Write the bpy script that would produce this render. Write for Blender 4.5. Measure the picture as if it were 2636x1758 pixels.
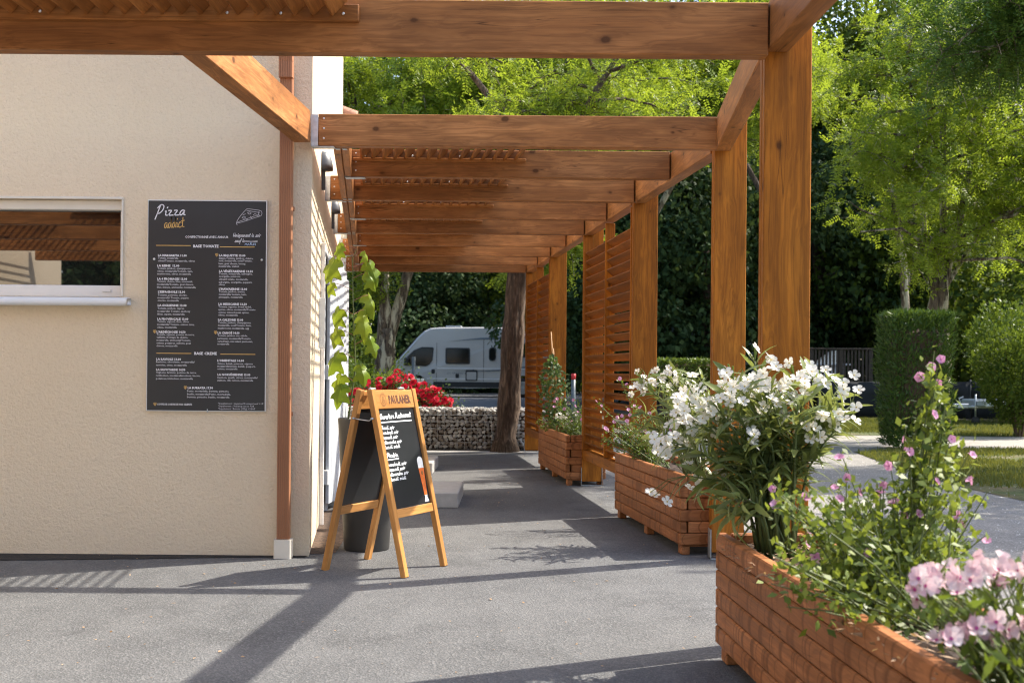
import bpy, bmesh, math, random
import numpy as np
from mathutils import Vector, Matrix, Euler

for _o in list(bpy.data.objects):
    bpy.data.objects.remove(_o)
SC = bpy.context.scene
COL = SC.collection
R = math.radians

# ------------------------------------------------------------------ camera
CAM_H = 1.2
cam = bpy.data.cameras.new('camera')
cam_o = bpy.data.objects.new('camera', cam)
COL.objects.link(cam_o)
cam.sensor_width = 36.0
cam.lens = 41.34
cam.shift_y = 0.0281
cam.clip_start = 0.05
cam.clip_end = 500.0
cam_o.matrix_world = Matrix.Translation((0, 0, CAM_H)) @ Matrix.Rotation(R(90), 4, 'X') @ Matrix.Rotation(0.008, 4, 'Z')
cam.dof.use_dof = True
cam.dof.focus_distance = 7.1
cam.dof.aperture_fstop = 4.5
SC.camera = cam_o

# ------------------------------------------------------------------ light
SUN_AZ = R(26.5)      # from +X towards +Y
SUN_EL = R(46.5)
S = Vector((math.cos(SUN_EL) * math.cos(SUN_AZ), math.cos(SUN_EL) * math.sin(SUN_AZ), math.sin(SUN_EL)))
world = bpy.data.worlds.new('World')
SC.world = world
world.use_nodes = True
wn = world.node_tree
bg = wn.nodes['Background']
sky = wn.nodes.new('ShaderNodeTexSky')
sky.sky_type = 'NISHITA'
sky.sun_disc = False
sky.sun_elevation = SUN_EL
sky.sun_rotation = math.pi / 2 - SUN_AZ
sky.air_density = 1.0
sky.dust_density = 2.5
sky.ozone_density = 1.0
wn.links.new(sky.outputs[0], bg.inputs[0])
bg.inputs[1].default_value = 0.145
sun = bpy.data.lights.new('sun', 'SUN')
sun.energy = 3.2
sun.angle = R(0.55)
sun.color = (1.0, 0.92, 0.80)
sun_o = bpy.data.objects.new('sun', sun)
COL.objects.link(sun_o)
sun_o.location = (8, 4, 12)
sun_o.rotation_euler = S.to_track_quat('Z', 'Y').to_euler()
SC.view_settings.view_transform = 'Standard'
SC.view_settings.look = 'None'
SC.view_settings.gamma = 1.0
SC.view_settings.use_curve_mapping = False
SC.view_settings.exposure = 1.5
SC.render.engine = 'CYCLES'
SC.cycles.use_denoising = True
SC.cycles.filter_width = 1.15
SC.cycles.max_bounces = 8
SC.cycles.transparent_max_bounces = 8
SC.cycles.sample_clamp_indirect = 6.0
SC.render.film_transparent = False

# ------------------------------------------------------------------ helpers
WM = {}   # world matrix of every object placed


def tag(o, label=None, cat=None, group=None, kind=None):
    if label: o['label'] = label
    if cat: o['category'] = cat
    if group: o['group'] = group
    if kind: o['kind'] = kind
    return o


def put(o, M=None, parent=None):
    M = M if M is not None else Matrix.Identity(4)
    COL.objects.link(o)
    WM[o] = M.copy()
    if parent is not None:
        o.parent = parent
        o.matrix_parent_inverse = Matrix.Identity(4)
        o.matrix_local = WM[parent].inverted() @ M
    else:
        o.matrix_world = M
    return o


def empty(name, loc=(0, 0, 0), rz=0.0, parent=None):
    o = bpy.data.objects.new(name, None)
    o.empty_display_size = 0.1
    return put(o, Matrix.Translation(loc) @ Matrix.Rotation(rz, 4, 'Z'), parent)


def thing(name, label, cat, loc=(0, 0, 0), rz=0.0, group=None):
    return tag(empty(name, loc, rz), label, cat, group)


def ob(name, mesh, M=None, parent=None, mat=None):
    o = bpy.data.objects.new(name, mesh)
    if mat is not None and len(mesh.materials) == 0:
        mesh.materials.append(mat)
    return put(o, M, parent)


def T(x, y, z): return Matrix.Translation((x, y, z))
def RX(a): return Matrix.Rotation(a, 4, 'X')
def RY(a): return Matrix.Rotation(a, 4, 'Y')
def RZ(a): return Matrix.Rotation(a, 4, 'Z')


def axes(o, x, y, z):
    m = Matrix.Identity(4)
    for i in range(3):
        m[i][0], m[i][1], m[i][2], m[i][3] = x[i], y[i], z[i], o[i]
    return m


class MB:
    """collects simple shapes into one mesh"""
    def __init__(s):
        s.v = []; s.f = []; s.mi = []; s.cur = 0

    def add(s, vs, fs):
        b = len(s.v)
        s.v.extend([tuple(v) for v in vs])
        for f in fs:
            s.f.append([b + i for i in f]); s.mi.append(s.cur)
        return s

    def box(s, x0, x1, y0, y1, z0, z1, M=None):
        vs = [Vector(p) for p in ((x0, y0, z0), (x1, y0, z0), (x1, y1, z0), (x0, y1, z0), (x0, y0, z1), (x1, y0, z1), (x1, y1, z1), (x0, y1, z1))]
        if M is not None: vs = [M @ v for v in vs]
        return s.add(vs, [(0, 3, 2, 1), (4, 5, 6, 7), (0, 1, 5, 4), (1, 2, 6, 5), (2, 3, 7, 6), (3, 0, 4, 7)])

    def chbox(s, x0, x1, y0, y1, z0, z1, c=0.004, M=None):
        """box with chamfered edges"""
        if min(x1 - x0, y1 - y0, z1 - z0) < 2.5 * c:
            c = min(x1 - x0, y1 - y0, z1 - z0) / 4
        b = [(x0, x1), (y0, y1), (z0, z1)]
        vs = []; idx = {}
        for sx in (0, 1):
            for sy in (0, 1):
                for sz in (0, 1):
                    sg = (sx, sy, sz)
                    for ax in range(3):
                        p = []
                        for k in range(3):
                            e = b[k][sg[k]]
                            if k != ax: e += c * (1 if sg[k] == 0 else -1)
                            p.append(e)
                        idx[(sx, sy, sz, ax)] = len(vs)
                        vs.append(Vector(p))
        fs = []
        for ax in range(3):
            o1, o2 = (ax + 1) % 3, (ax + 2) % 3
            for sd in (0, 1):
                q = []
                for (a_, b_) in ((0, 0), (1, 0), (1, 1), (0, 1)):
                    g = [0, 0, 0]; g[ax] = sd; g[o1] = a_; g[o2] = b_
                    q.append(idx[(g[0], g[1], g[2], ax)])
                fs.append(q if sd else q[::-1])
        for ax in range(3):          # 12 edge chamfers, edge along ax
            o1, o2 = (ax + 1) % 3, (ax + 2) % 3
            for a_ in (0, 1):
                for b_ in (0, 1):
                    g0 = [0, 0, 0]; g0[o1] = a_; g0[o2] = b_
                    g1 = list(g0); g1[ax] = 1
                    q = [idx[(*g0, o1)], idx[(*g1, o1)], idx[(*g1, o2)], idx[(*g0, o2)]]
                    fs.append(q if (a_ == b_) else q[::-1])
        for sx in (0, 1):
            for sy in (0, 1):
                for sz in (0, 1):
                    q = [idx[(sx, sy, sz, k)] for k in range(3)]
                    fs.append(q if (sx + sy + sz) % 2 == 1 else q[::-1])
        if M is not None: vs = [M @ v for v in vs]
        return s.add(vs, fs)

    def tube(s, pts, rad, n=8, cap=True):
        pts = [Vector(p) for p in pts]
        if not isinstance(rad, (list, tuple)): rad = [rad] * len(pts)
        vs = []; fs = []
        up = Vector((0.13, 0.27, 0.95)).normalized()
        for i, p in enumerate(pts):
            d = (pts[min(i + 1, len(pts) - 1)] - pts[max(i - 1, 0)])
            d = d.normalized() if d.length > 1e-9 else Vector((0, 0, 1))
            u_ = up if abs(d.dot(up)) < 0.95 else Vector((1, 0, 0))
            a = d.cross(u_).normalized(); b = d.cross(a)
            for k in range(n):
                t = 2 * math.pi * k / n
                vs.append(p + (a * math.cos(t) + b * math.sin(t)) * rad[i])
        for i in range(len(pts) - 1):
            for k in range(n):
                fs.append((i * n + k, i * n + (k + 1) % n, (i + 1) * n + (k + 1) % n, (i + 1) * n + k))
        if cap:
            fs.append(tuple(range(n))[::-1]); fs.append(tuple((len(pts) - 1) * n + k for k in range(n)))
        return s.add(vs, fs)

    def lathe(s, prof, n=24, c=(0, 0, 0)):
        vs = []; fs = []
        for (r, z) in prof:
            for k in range(n):
                t = 2 * math.pi * k / n
                vs.append((c[0] + r * math.cos(t), c[1] + r * math.sin(t), c[2] + z))
        for i in range(len(prof) - 1):
            for k in range(n):
                fs.append((i * n + k, i * n + (k + 1) % n, (i + 1) * n + (k + 1) % n, (i + 1) * n + k))
        if prof[0][0] > 1e-4: fs.append(tuple(range(n))[::-1])
        if prof[-1][0] > 1e-4: fs.append(tuple((len(prof) - 1) * n + k for k in range(n)))
        return s.add(vs, fs)

    def prism(s, poly, h0, h1, M=None):
        """poly in local XY, extruded in local Z"""
        n = len(poly)
        vs = [Vector((x, y, h0)) for x, y in poly] + [Vector((x, y, h1)) for x, y in poly]
        if M is not None: vs = [M @ v for v in vs]
        fs = [tuple(range(n))[::-1], tuple(range(n, 2 * n))] + [(i, (i + 1) % n, n + (i + 1) % n, n + i) for i in range(n)]
        return s.add(vs, fs)

    def mesh(s, name, mats=None, smooth=False):
        me = bpy.data.meshes.new(name)
        me.from_pydata(s.v, [], s.f)
        if mats is not None:
            for m in (mats if isinstance(mats, (list, tuple)) else [mats]): me.materials.append(m)
            if any(s.mi): me.polygons.foreach_set('material_index', s.mi)
        if smooth: me.polygons.foreach_set('use_smooth', [True] * len(me.polygons))
        me.update()
        return me


def np_mesh(name, V, F, mat=None, smooth=False):
    V = np.asarray(V, dtype=np.float32); F = np.asarray(F, dtype=np.int32)
    me = bpy.data.meshes.new(name)
    k = F.shape[1]
    me.vertices.add(len(V)); me.vertices.foreach_set('co', V.ravel())
    me.loops.add(F.size); me.loops.foreach_set('vertex_index', F.ravel())
    me.polygons.add(len(F)); me.polygons.foreach_set('loop_start', np.arange(0, F.size, k, dtype=np.int32))
    me.update(calc_edges=True)
    if smooth: me.polygons.foreach_set('use_smooth', np.ones(len(F), dtype=bool))
    if mat: me.materials.append(mat)
    me.validate()
    return me


# ------------------------------------------------------------------ materials
def nmat(name):
    m = bpy.data.materials.new(name); m.use_nodes = True
    nt = m.node_tree
    return m, nt, nt.nodes['Principled BSDF']


def lk(nt, a, b): nt.links.new(a, b)


def setin(b, **kw):
    for k, v in kw.items():
        b.inputs[k.replace('_', ' ')].default_value = v


def ramp(nt, fac, stops):
    r = nt.nodes.new('ShaderNodeValToRGB')
    el = r.color_ramp.elements
    while len(el) < len(stops): el.new(0.5)
    for e, (p, c) in zip(el, stops):
        e.position = p; e.color = (*c, 1) if len(c) == 3 else c
    if fac is not None: lk(nt, fac, r.inputs[0])
    return r.outputs[0]


def noise(nt, vec, scale, detail=3, rough=0.55, dist=0.0):
    n = nt.nodes.new('ShaderNodeTexNoise')
    n.inputs['Scale'].default_value = scale; n.inputs['Detail'].default_value = detail
    n.inputs['Roughness'].default_value = rough; n.inputs['Distortion'].default_value = dist
    if vec is not None: lk(nt, vec, n.inputs['Vector'])
    return n.outputs['Fac']


def mapping(nt, vec, scale=(1, 1, 1), loc=(0, 0, 0)):
    m = nt.nodes.new('ShaderNodeMapping')
    m.inputs['Scale'].default_value = scale; m.inputs['Location'].default_value = loc
    lk(nt, vec, m.inputs['Vector'])
    return m.outputs[0]


def mathn(nt, op, a, b=None, clamp=False):
    n = nt.nodes.new('ShaderNodeMath'); n.operation = op; n.use_clamp = clamp
    for i, x in enumerate((a, b)):
        if x is None: continue
        if isinstance(x, (int, float)): n.inputs[i].default_value = x
        else: lk(nt, x, n.inputs[i])
    return n.outputs[0]


def mixc(nt, fac, a, b, mode='MIX'):
    n = nt.nodes.new('ShaderNodeMix'); n.data_type = 'RGBA'; n.blend_type = mode
    ins = [i for i in n.inputs if i.enabled or True]
    def s(sock, x):
        if isinstance(x, (int, float)): sock.default_value = x
        elif isinstance(x, tuple): sock.default_value = (*x, 1) if len(x) == 3 else x
        else: lk(nt, x, sock)
    s(n.inputs[0], fac); s(n.inputs[6], a); s(n.inputs[7], b)
    return n.outputs[2]


def bump(nt, h, strength=0.3, dist=0.01):
    b = nt.nodes.new('ShaderNodeBump')
    b.inputs['Strength'].default_value = strength; b.inputs['Distance'].default_value = dist
    lk(nt, h, b.inputs['Height'])
    return b.outputs[0]


def objco(nt, rnd=True):
    tc = nt.nodes.new('ShaderNodeTexCoord')
    if not rnd: return tc.outputs['Object']
    oi = nt.nodes.new('ShaderNodeObjectInfo')
    va = nt.nodes.new('ShaderNodeVectorMath'); va.operation = 'MULTIPLY_ADD'
    cx = nt.nodes.new('ShaderNodeCombineXYZ')
    for i in range(3): lk(nt, oi.outputs['Random'], cx.inputs[i])
    lk(nt, cx.outputs[0], va.inputs[0]); va.inputs[1].default_value = (37.0, 19.0, 53.0)
    lk(nt, tc.outputs['Object'], va.inputs[2])
    return va.outputs[0]


def worldco(nt):
    g = nt.nodes.new('ShaderNodeNewGeometry')
    return g.outputs['Position']


def plain(name, col, rough=0.6, metal=0.0, var=0.0, scale=8.0, spec=0.5, bmp=0.0, bscale=60.0):
    m, nt, b = nmat(name)
    setin(b, Roughness=rough, Metallic=metal)
    b.inputs['Specular IOR Level'].default_value = spec
    if var > 0:
        n = noise(nt, objco(nt), scale, 4)
        lo = tuple(c * (1 - var) for c in col); hi = tuple(min(1, c * (1 + var)) for c in col)
        lk(nt, ramp(nt, n, [(0.3, lo), (0.7, hi)]), b.inputs['Base Color'])
    else:
        b.inputs['Base Color'].default_value = (*col, 1)
    if bmp > 0:
        lk(nt, bump(nt, noise(nt, objco(nt), bscale, 3), bmp, 0.004), b.inputs['Normal'])
    return m


def wood(name, dark, mid, light, knots=True, rough=0.55, arcs=False, grain=1.0):
    """stained softwood, grain along the object's local X"""
    m, nt, b = nmat(name)
    co = objco(nt)
    big = noise(nt, mapping(nt, co, (0.7, 3.0, 3.0)), 1.6, 3, 0.5)
    # growth ring lines, bent by low-frequency noise
    vm = nt.nodes.new('ShaderNodeVectorMath'); vm.operation = 'MULTIPLY_ADD'
    cxyz = nt.nodes.new('ShaderNodeCombineXYZ'); lk(nt, big, cxyz.inputs[1]); lk(nt, big, cxyz.inputs[2])
    lk(nt, cxyz.outputs[0], vm.inputs[0]); vm.inputs[1].default_value = (0, 0.22, 0.22); lk(nt, co, vm.inputs[2])
    lines = noise(nt, mapping(nt, vm.outputs[0], (1.1, 70.0, 70.0)), 1.0, 3, 0.6, 0.4)
    fine = noise(nt, mapping(nt, co, (6.0, 260.0, 260.0)), 1.0, 2)
    c1 = ramp(nt, big, [(0.25, dark), (0.5, mid), (0.75, light)])
    c2 = mixc(nt, mathn(nt, 'MULTIPLY', ramp(nt, lines, [(0.42, (1, 1, 1)), (0.58, (0, 0, 0))]), 0.55 * grain), c1, tuple(c * 0.55 for c in dark))
    c3 = mixc(nt, mathn(nt, 'MULTIPLY', fine, 0.25), c2, tuple(min(1, c * 1.25) for c in light))
    oi = nt.nodes.new('ShaderNodeObjectInfo')
    hs = nt.nodes.new('ShaderNodeHueSaturation')
    lk(nt, c3, hs.inputs['Color'])
    lk(nt, mathn(nt, 'MULTIPLY_ADD', oi.outputs['Random'], 0.35), hs.inputs['Value'])
    hs.inputs['Value'].links[0].from_node.inputs[2].default_value = 0.82
    col = hs.outputs[0]
    if knots:
        vo = nt.nodes.new('ShaderNodeTexVoronoi'); vo.inputs['Scale'].default_value = 1.0
        wob = noise(nt, co, 40, 2)
        lk(nt, mapping(nt, co, (4.6, 7.0, 7.0)), vo.inputs['Vector'])
        d = mathn(nt, 'ADD', vo.outputs['Distance'], mathn(nt, 'MULTIPLY', mathn(nt, 'SUBTRACT', wob, 0.5), 0.05))
        sc_ = nt.nodes.new('ShaderNodeSeparateColor'); lk(nt, vo.outputs['Color'], sc_.inputs[0])
        d = mathn(nt, 'ADD', d, mathn(nt, 'MULTIPLY', sc_.outputs[0], 0.085))
        k = ramp(nt, d, [(0.0, (1, 1, 1)), (0.10, (1, 1, 1)), (0.135, (0.45, 0.45, 0.45)), (0.17, (0.2, 0.2, 0.2)), (0.38, (0, 0, 0))])
        col = mixc(nt, mathn(nt, 'MULTIPLY', k, 0.85), col, tuple(c * 0.22 for c in dark))
    if arcs:   # planed boards with bands across the grain
        wv = nt.nodes.new('ShaderNodeTexNoise'); wv.noise_dimensions = '1D'
        sx = nt.nodes.new('ShaderNodeSeparateXYZ'); lk(nt, co, sx.inputs[0])
        sz = nt.nodes.new('ShaderNodeSeparateXYZ'); lk(nt, objco(nt, False), sz.inputs[0])
        bend = mathn(nt, 'MULTIPLY_ADD', mathn(nt, 'MULTIPLY', sz.outputs[2], sz.outputs[2]), 16.0)
        bend_n = bend.node; lk(nt, sx.outputs[0], bend_n.inputs[2])
        lk(nt, bend, wv.inputs['W']); wv.inputs['Scale'].default_value = 7.0; wv.inputs['Detail'].default_value = 1.0
        a = ramp(nt, wv.outputs['Fac'], [(0.455, (0, 0, 0)), (0.49, (1, 1, 1)), (0.525, (0, 0, 0))])
        col = mixc(nt, mathn(nt, 'MULTIPLY', a, 0.8), col, tuple(c * 0.45 for c in dark))
    # blotchy stain along the grain and fine drying cracks
    blot = noise(nt, mapping(nt, co, (1.6, 9.0, 9.0), (7, 3, 5)), 1.3, 4, 0.6)
    col = mixc(nt, mathn(nt, 'MULTIPLY', ramp(nt, blot, [(0.42, (1, 1, 1)), (0.62, (0, 0, 0))]), 0.42), col, tuple(c * 0.5 for c in dark))
    crk = noise(nt, mapping(nt, co, (0.9, 34.0, 34.0), (1, 8, 2)), 1.0, 1, 0.4)
    cmask = noise(nt, mapping(nt, co, (0.8, 4.0, 4.0), (4, 2, 9)), 1.2, 2)
    ck = mathn(nt, 'MULTIPLY', ramp(nt, crk, [(0.49, (0, 0, 0)), (0.5, (1, 1, 1)), (0.51, (0, 0, 0))]), ramp(nt, cmask, [(0.5, (0, 0, 0)), (0.6, (1, 1, 1))]))
    col = mixc(nt, mathn(nt, 'MULTIPLY', ck, 0.75), col, tuple(c * 0.18 for c in dark))
    lk(nt, col, b.inputs['Base Color'])
    b.inputs['Roughness'].default_value = rough
    b.inputs['Specular IOR Level'].default_value = 0.2
    lk(nt, mathn(nt, 'MULTIPLY_ADD', lines, 0.2), b.inputs['Roughness'])
    b.inputs['Roughness'].links[0].from_node.inputs[2].default_value = rough - 0.1
    lk(nt, bump(nt, mathn(nt, 'ADD', lines, mathn(nt, 'MULTIPLY', fine, 0.4)), 0.18, 0.004), b.inputs['Normal'])
    return m


def leafmat(name, c1, c2, transl=0.35, rough=0.45, tcol=None, spec=0.35):
    m, nt, b = nmat(name)
    g = nt.nodes.new('ShaderNodeNewGeometry')
    oi = nt.nodes.new('ShaderNodeObjectInfo')
    r = mathn(nt, 'FRACT', mathn(nt, 'ADD', g.outputs['Random Per Island'], oi.outputs['Random']))
    col = ramp(nt, r, [(0.0, c1), (1.0, c2)])
    lk(nt, col, b.inputs['Base Color'])
    b.inputs['Roughness'].default_value = rough
    b.inputs['Specular IOR Level'].default_value = spec
    tr = nt.nodes.new('ShaderNodeBsdfTranslucent')
    tc = tcol or tuple(min(1, x) for x in (c2[0] * 1.7 + 0.02, c2[1] * 1.5 + 0.02, c2[2] * 0.8))
    lk(nt, mixc(nt, 0.5, col, tc), tr.inputs['Color'])
    mx = nt.nodes.new('ShaderNodeMixShader'); mx.inputs[0].default_value = transl
    lk(nt, b.outputs[0], mx.inputs[1]); lk(nt, tr.outputs[0], mx.inputs[2])
    lk(nt, mx.outputs[0], nt.nodes['Material Output'].inputs['Surface'])
    return m


M = {}
M['beam'] = wood('stained_beam_wood', (0.25, 0.088, 0.021), (0.405, 0.165, 0.050), (0.53, 0.240, 0.088))
M['slat'] = wood('stained_slat_wood', (0.24, 0.080, 0.016), (0.37, 0.140, 0.034), (0.47, 0.20, 0.058), knots=False)
M['post'] = wood('stained_post_wood', (0.24, 0.070, 0.004), (0.385, 0.128, 0.010), (0.49, 0.185, 0.020))
M['louvre'] = wood('stained_louvre_wood', (0.17, 0.050, 0.003), (0.27, 0.085, 0.007), (0.35, 0.120, 0.012), knots=False)
M['planter'] = wood('planter_board_wood', (0.30, 0.106, 0.032), (0.42, 0.165, 0.060), (0.53, 0.225, 0.095), arcs=True, knots=False)
M['easel'] = wood('varnished_easel_wood', (0.50, 0.215, 0.055), (0.60, 0.285, 0.085), (0.66, 0.335, 0.12), knots=False, rough=0.4, grain=0.4)
M['steel'] = plain('galvanised_steel', (0.50, 0.53, 0.55), 0.42, 0.8, 0.15, 30)
M['screw'] = plain('bright_screw', (0.8, 0.8, 0.78), 0.3, 0.6)
M['darkgrey'] = plain('dark_grey_paint', (0.055, 0.06, 0.068), 0.45, 0.0, 0.1, 5)
M['white'] = plain('white_paint', (0.78, 0.78, 0.77), 0.4, 0.0, 0.04, 4)
M['offwhite'] = plain('off_white_plastic', (0.72, 0.68, 0.60), 0.5, 0.0, 0.05, 6)
M['shutter'] = plain('pale_grey_shutter', (0.60, 0.63, 0.66), 0.4, 0.0, 0.05, 4)
M['pot'] = plain('dark_grey_pot', (0.052, 0.050, 0.047), 0.55, 0.0, 0.12, 6, bmp=0.1, bscale=120)
M['copper'] = plain('brown_downpipe', (0.36, 0.165, 0.085), 0.5, 0.0, 0.08, 4, 0.3)
M['black'] = plain('black_rubber', (0.02, 0.02, 0.021), 0.6)
M['blackboard'] = plain('blackboard', (0.014, 0.016, 0.019), 0.35, 0.0, 0.25, 5)
M['menu'] = plain('menu_panel', (0.028, 0.028, 0.030), 0.42, 0.0, 0.12, 3)
M['print_white'] = plain('white_print', (0.80, 0.80, 0.84), 0.6)
M['print_grey'] = plain('pale_print', (0.62, 0.62, 0.66), 0.6)
M['print_gold'] = plain('gold_print', (0.72, 0.45, 0.14), 0.6)
M['print_blue'] = plain('blue_marker', (0.42, 0.55, 0.75), 0.6)
M['chalk'] = plain('chalk_ink', (0.85, 0.87, 0.88), 0.8)
M['burnt'] = plain('branded_brown', (0.10, 0.028, 0.012), 0.7)
M['burnt_light'] = plain('branded_tan', (0.30, 0.13, 0.035), 0.7)
M['beer'] = plain('beer_amber', (0.75, 0.17, 0.035), 0.4, 0, 0.2, 20)
M['foam'] = plain('beer_foam', (0.85, 0.84, 0.80), 0.6)
M['concrete'] = plain('pale_concrete', (0.42, 0.41, 0.39), 0.85, 0, 0.12, 12, bmp=0.3, bscale=90)
M['soil'] = plain('potting_soil', (0.045, 0.026, 0.016), 0.95, 0, 0.5, 40, bmp=1.0, bscale=50)
M['stem'] = plain('green_stem', (0.10, 0.13, 0.035), 0.6, 0, 0.2, 20)
M['twig'] = plain('brown_twig', (0.09, 0.055, 0.03), 0.8, 0, 0.3, 20)
M['redstem'] = plain('reddish_leaf_stalk', (0.30, 0.10, 0.07), 0.6)
M['bamboo'] = plain('bamboo_cane', (0.55, 0.30, 0.11), 0.5, 0, 0.2, 12)
M['tile'] = plain('terracotta_tile', (0.50, 0.26, 0.17), 0.8, 0, 0.2, 9)


def stucco():
    m, nt, b = nmat('cream_roughcast')
    co = worldco(nt)
    n1 = noise(nt, co, 46, 5, 0.62, 0.5)
    n2 = noise(nt, co, 95, 3, 0.6)
    big = noise(nt, co, 0.9, 4)
    c = ramp(nt, big, [(0.3, (0.765, 0.640, 0.470)), (0.7, (0.81, 0.685, 0.515))])
    c = mixc(nt, mathn(nt, 'MULTIPLY', ramp(nt, n1, [(0.3, (1, 1, 1)), (0.5, (0, 0, 0))]), 0.22), c, (0.56, 0.44, 0.31))
    lk(nt, c, b.inputs['Base Color'])
    b.inputs['Roughness'].default_value = 0.92
    b.inputs['Specular IOR Level'].default_value = 0.2
    lk(nt, bump(nt, mathn(nt, 'ADD', n1, mathn(nt, 'MULTIPLY', n2, 0.35)), 0.75, 0.014), b.inputs['Normal'])
    return m


M['stucco'] = stucco()


def asphalt(name, lo, hi, speck, spec_amt=0.35):
    m, nt, b = nmat(name)
    co = worldco(nt)
    big = noise(nt, co, 0.8, 5, 0.6)
    midn = noise(nt, mapping(nt, co, (1.0, 0.5, 1.0)), 3.5, 4, 0.6)
    vo = nt.nodes.new('ShaderNodeTexVoronoi'); vo.inputs['Scale'].default_value = 95.0; lk(nt, co, vo.inputs['Vector'])
    fine = noise(nt, co, 160, 2, 0.7)
    c = ramp(nt, mathn(nt, 'MULTIPLY_ADD', midn, 0.5), [(0.25, lo), (0.75, hi)])
    c.node.inputs[0].links[0].from_node.inputs[2].default_value = 0.0
    lk(nt, mathn(nt, 'MULTIPLY', big, 0.5), c.node.inputs[0].links[0].from_node.inputs[2])
    st = noise(nt, mapping(nt, co, (1.0, 0.7, 1.0), (5, 2, 0)), 1.7, 6, 0.65, 0.6)
    c = mixc(nt, mathn(nt, 'MULTIPLY', ramp(nt, st, [(0.52, (0, 0, 0)), (0.68, (1, 1, 1))]), 0.45), c, tuple(x * 0.7 for x in lo))
    sepc = nt.nodes.new('ShaderNodeSeparateColor'); lk(nt, vo.outputs['Color'], sepc.inputs[0])
    c = mixc(nt, mathn(nt, 'MULTIPLY', ramp(nt, sepc.outputs[0], [(0.55, (0, 0, 0)), (0.95, (1, 1, 1))]), spec_amt), c, speck)
    c = mixc(nt, mathn(nt, 'MULTIPLY', ramp(nt, fine, [(0.35, (1, 1, 1)), (0.5, (0, 0, 0))]), 0.5), c, tuple(x * 0.45 for x in lo))
    lk(nt, c, b.inputs['Base Color'])
    b.inputs['Roughness'].default_value = 0.85
    b.inputs['Specular IOR Level'].default_value = 0.3
    lk(nt, bump(nt, mathn(nt, 'ADD', vo.outputs['Distance'], fine), 0.7, 0.006), b.inputs['Normal'])
    return m


M['asphalt'] = asphalt('worn_asphalt', (0.082, 0.085, 0.088), (0.178, 0.181, 0.182), (0.28, 0.28, 0.275))
M['asphalt_dark'] = asphalt('fresh_asphalt', (0.022, 0.023, 0.025), (0.035, 0.035, 0.036), (0.14, 0.11, 0.09), 0.2)
M['road'] = asphalt('road_asphalt', (0.11, 0.115, 0.12), (0.15, 0.155, 0.16), (0.22, 0.22, 0.22))
M['gravel'] = asphalt('grey_gravel', (0.20, 0.190, 0.172), (0.32, 0.303, 0.275), (0.46, 0.44, 0.41), 0.6)
M['palepath'] = asphalt('pale_path', (0.30, 0.28, 0.25), (0.42, 0.39, 0.35), (0.5, 0.48, 0.45), 0.4)


def lawn():
    m, nt, b = nmat('lawn_ground')
    co = worldco(nt)
    n = noise(nt, co, 0.6, 5, 0.65)
    c = ramp(nt, n, [(0.3, (0.055, 0.085, 0.018)), (0.5, (0.085, 0.11, 0.025)), (0.62, (0.17, 0.135, 0.06)), (0.75, (0.22, 0.17, 0.11))])
    lk(nt, c, b.inputs['Base Color']); b.inputs['Roughness'].default_value = 0.9
    lk(nt, bump(nt, noise(nt, co, 60, 3), 1.0, 0.03), b.inputs['Normal'])
    return m


M['lawn'] = lawn()
M['earth'] = plain('woodland_floor', (0.075, 0.062, 0.036), 0.95, 0, 0.4, 0.5)
M['mulch'] = plain('mulch', (0.085, 0.055, 0.038), 0.95, 0, 0.7, 45, bmp=1.0, bscale=60)


def bark(name, lo, hi, scale=1.0, pale=None):
    m, nt, b = nmat(name)
    co = objco(nt, False)
    v = mapping(nt, co, (9 * scale, 9 * scale, 1.6 * scale))
    n = noise(nt, v, 1.8, 5, 0.65, 0.8)
    c = ramp(nt, n, [(0.33, tuple(x * 0.35 for x in lo)), (0.5, lo), (0.68, hi)])
    if pale:
        p = noise(nt, mapping(nt, co, (5, 5, 1.2), (3, 1, 2)), 1.5, 4)
        c = mixc(nt, ramp(nt, p, [(0.5, (0, 0, 0)), (0.56, (1, 1, 1))]), c, pale)
        c = mixc(nt, mathn(nt, 'MULTIPLY', ramp(nt, n, [(0.36, (1, 1, 1)), (0.46, (0, 0, 0))]), 0.9), c, tuple(x * 0.3 for x in lo))
    lk(nt, c, b.inputs['Base Color']); b.inputs['Roughness'].default_value = 0.9
    lk(nt, bump(nt, n, 1.0, 0.04), b.inputs['Normal'])
    return m


M['bark_dark'] = bark('fissured_dark_bark', (0.085, 0.056, 0.038), (0.22, 0.16, 0.115), 1.3)
M['bark_pale'] = bark('lichened_bark', (0.10, 0.075, 0.05), (0.22, 0.18, 0.12), 1.0, (0.40, 0.37, 0.27))

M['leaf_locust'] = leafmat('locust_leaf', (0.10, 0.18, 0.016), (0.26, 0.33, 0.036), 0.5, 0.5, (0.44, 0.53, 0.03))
M['leaf_locust2'] = leafmat('locust_leaf_shade', (0.045, 0.115, 0.022), (0.115, 0.19, 0.030), 0.42)  # darker copy of the locust leaf, shade put into its colour
M['leaf_dark'] = leafmat('oak_leaf', (0.012, 0.034, 0.013), (0.066, 0.108, 0.036), 0.24, 0.65, None, 0.12)
M['leaf_mid'] = leafmat('wood_leaf', (0.035, 0.075, 0.012), (0.105, 0.155, 0.022), 0.38, 0.6, None, 0.2)
M['leaf_thuja'] = leafmat('thuja_spray', (0.035, 0.085, 0.014), (0.10, 0.17, 0.030), 0.2)
M['leaf_shrub'] = leafmat('shrub_leaf', (0.06, 0.11, 0.015), (0.15, 0.22, 0.030), 0.3)
M['leaf_oleander'] = leafmat('oleander_leaf', (0.085, 0.135, 0.048), (0.25, 0.30, 0.10), 0.32, 0.32)
M['leaf_bright'] = leafmat('fresh_leaf', (0.075, 0.135, 0.020), (0.22, 0.28, 0.045), 0.38)
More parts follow.
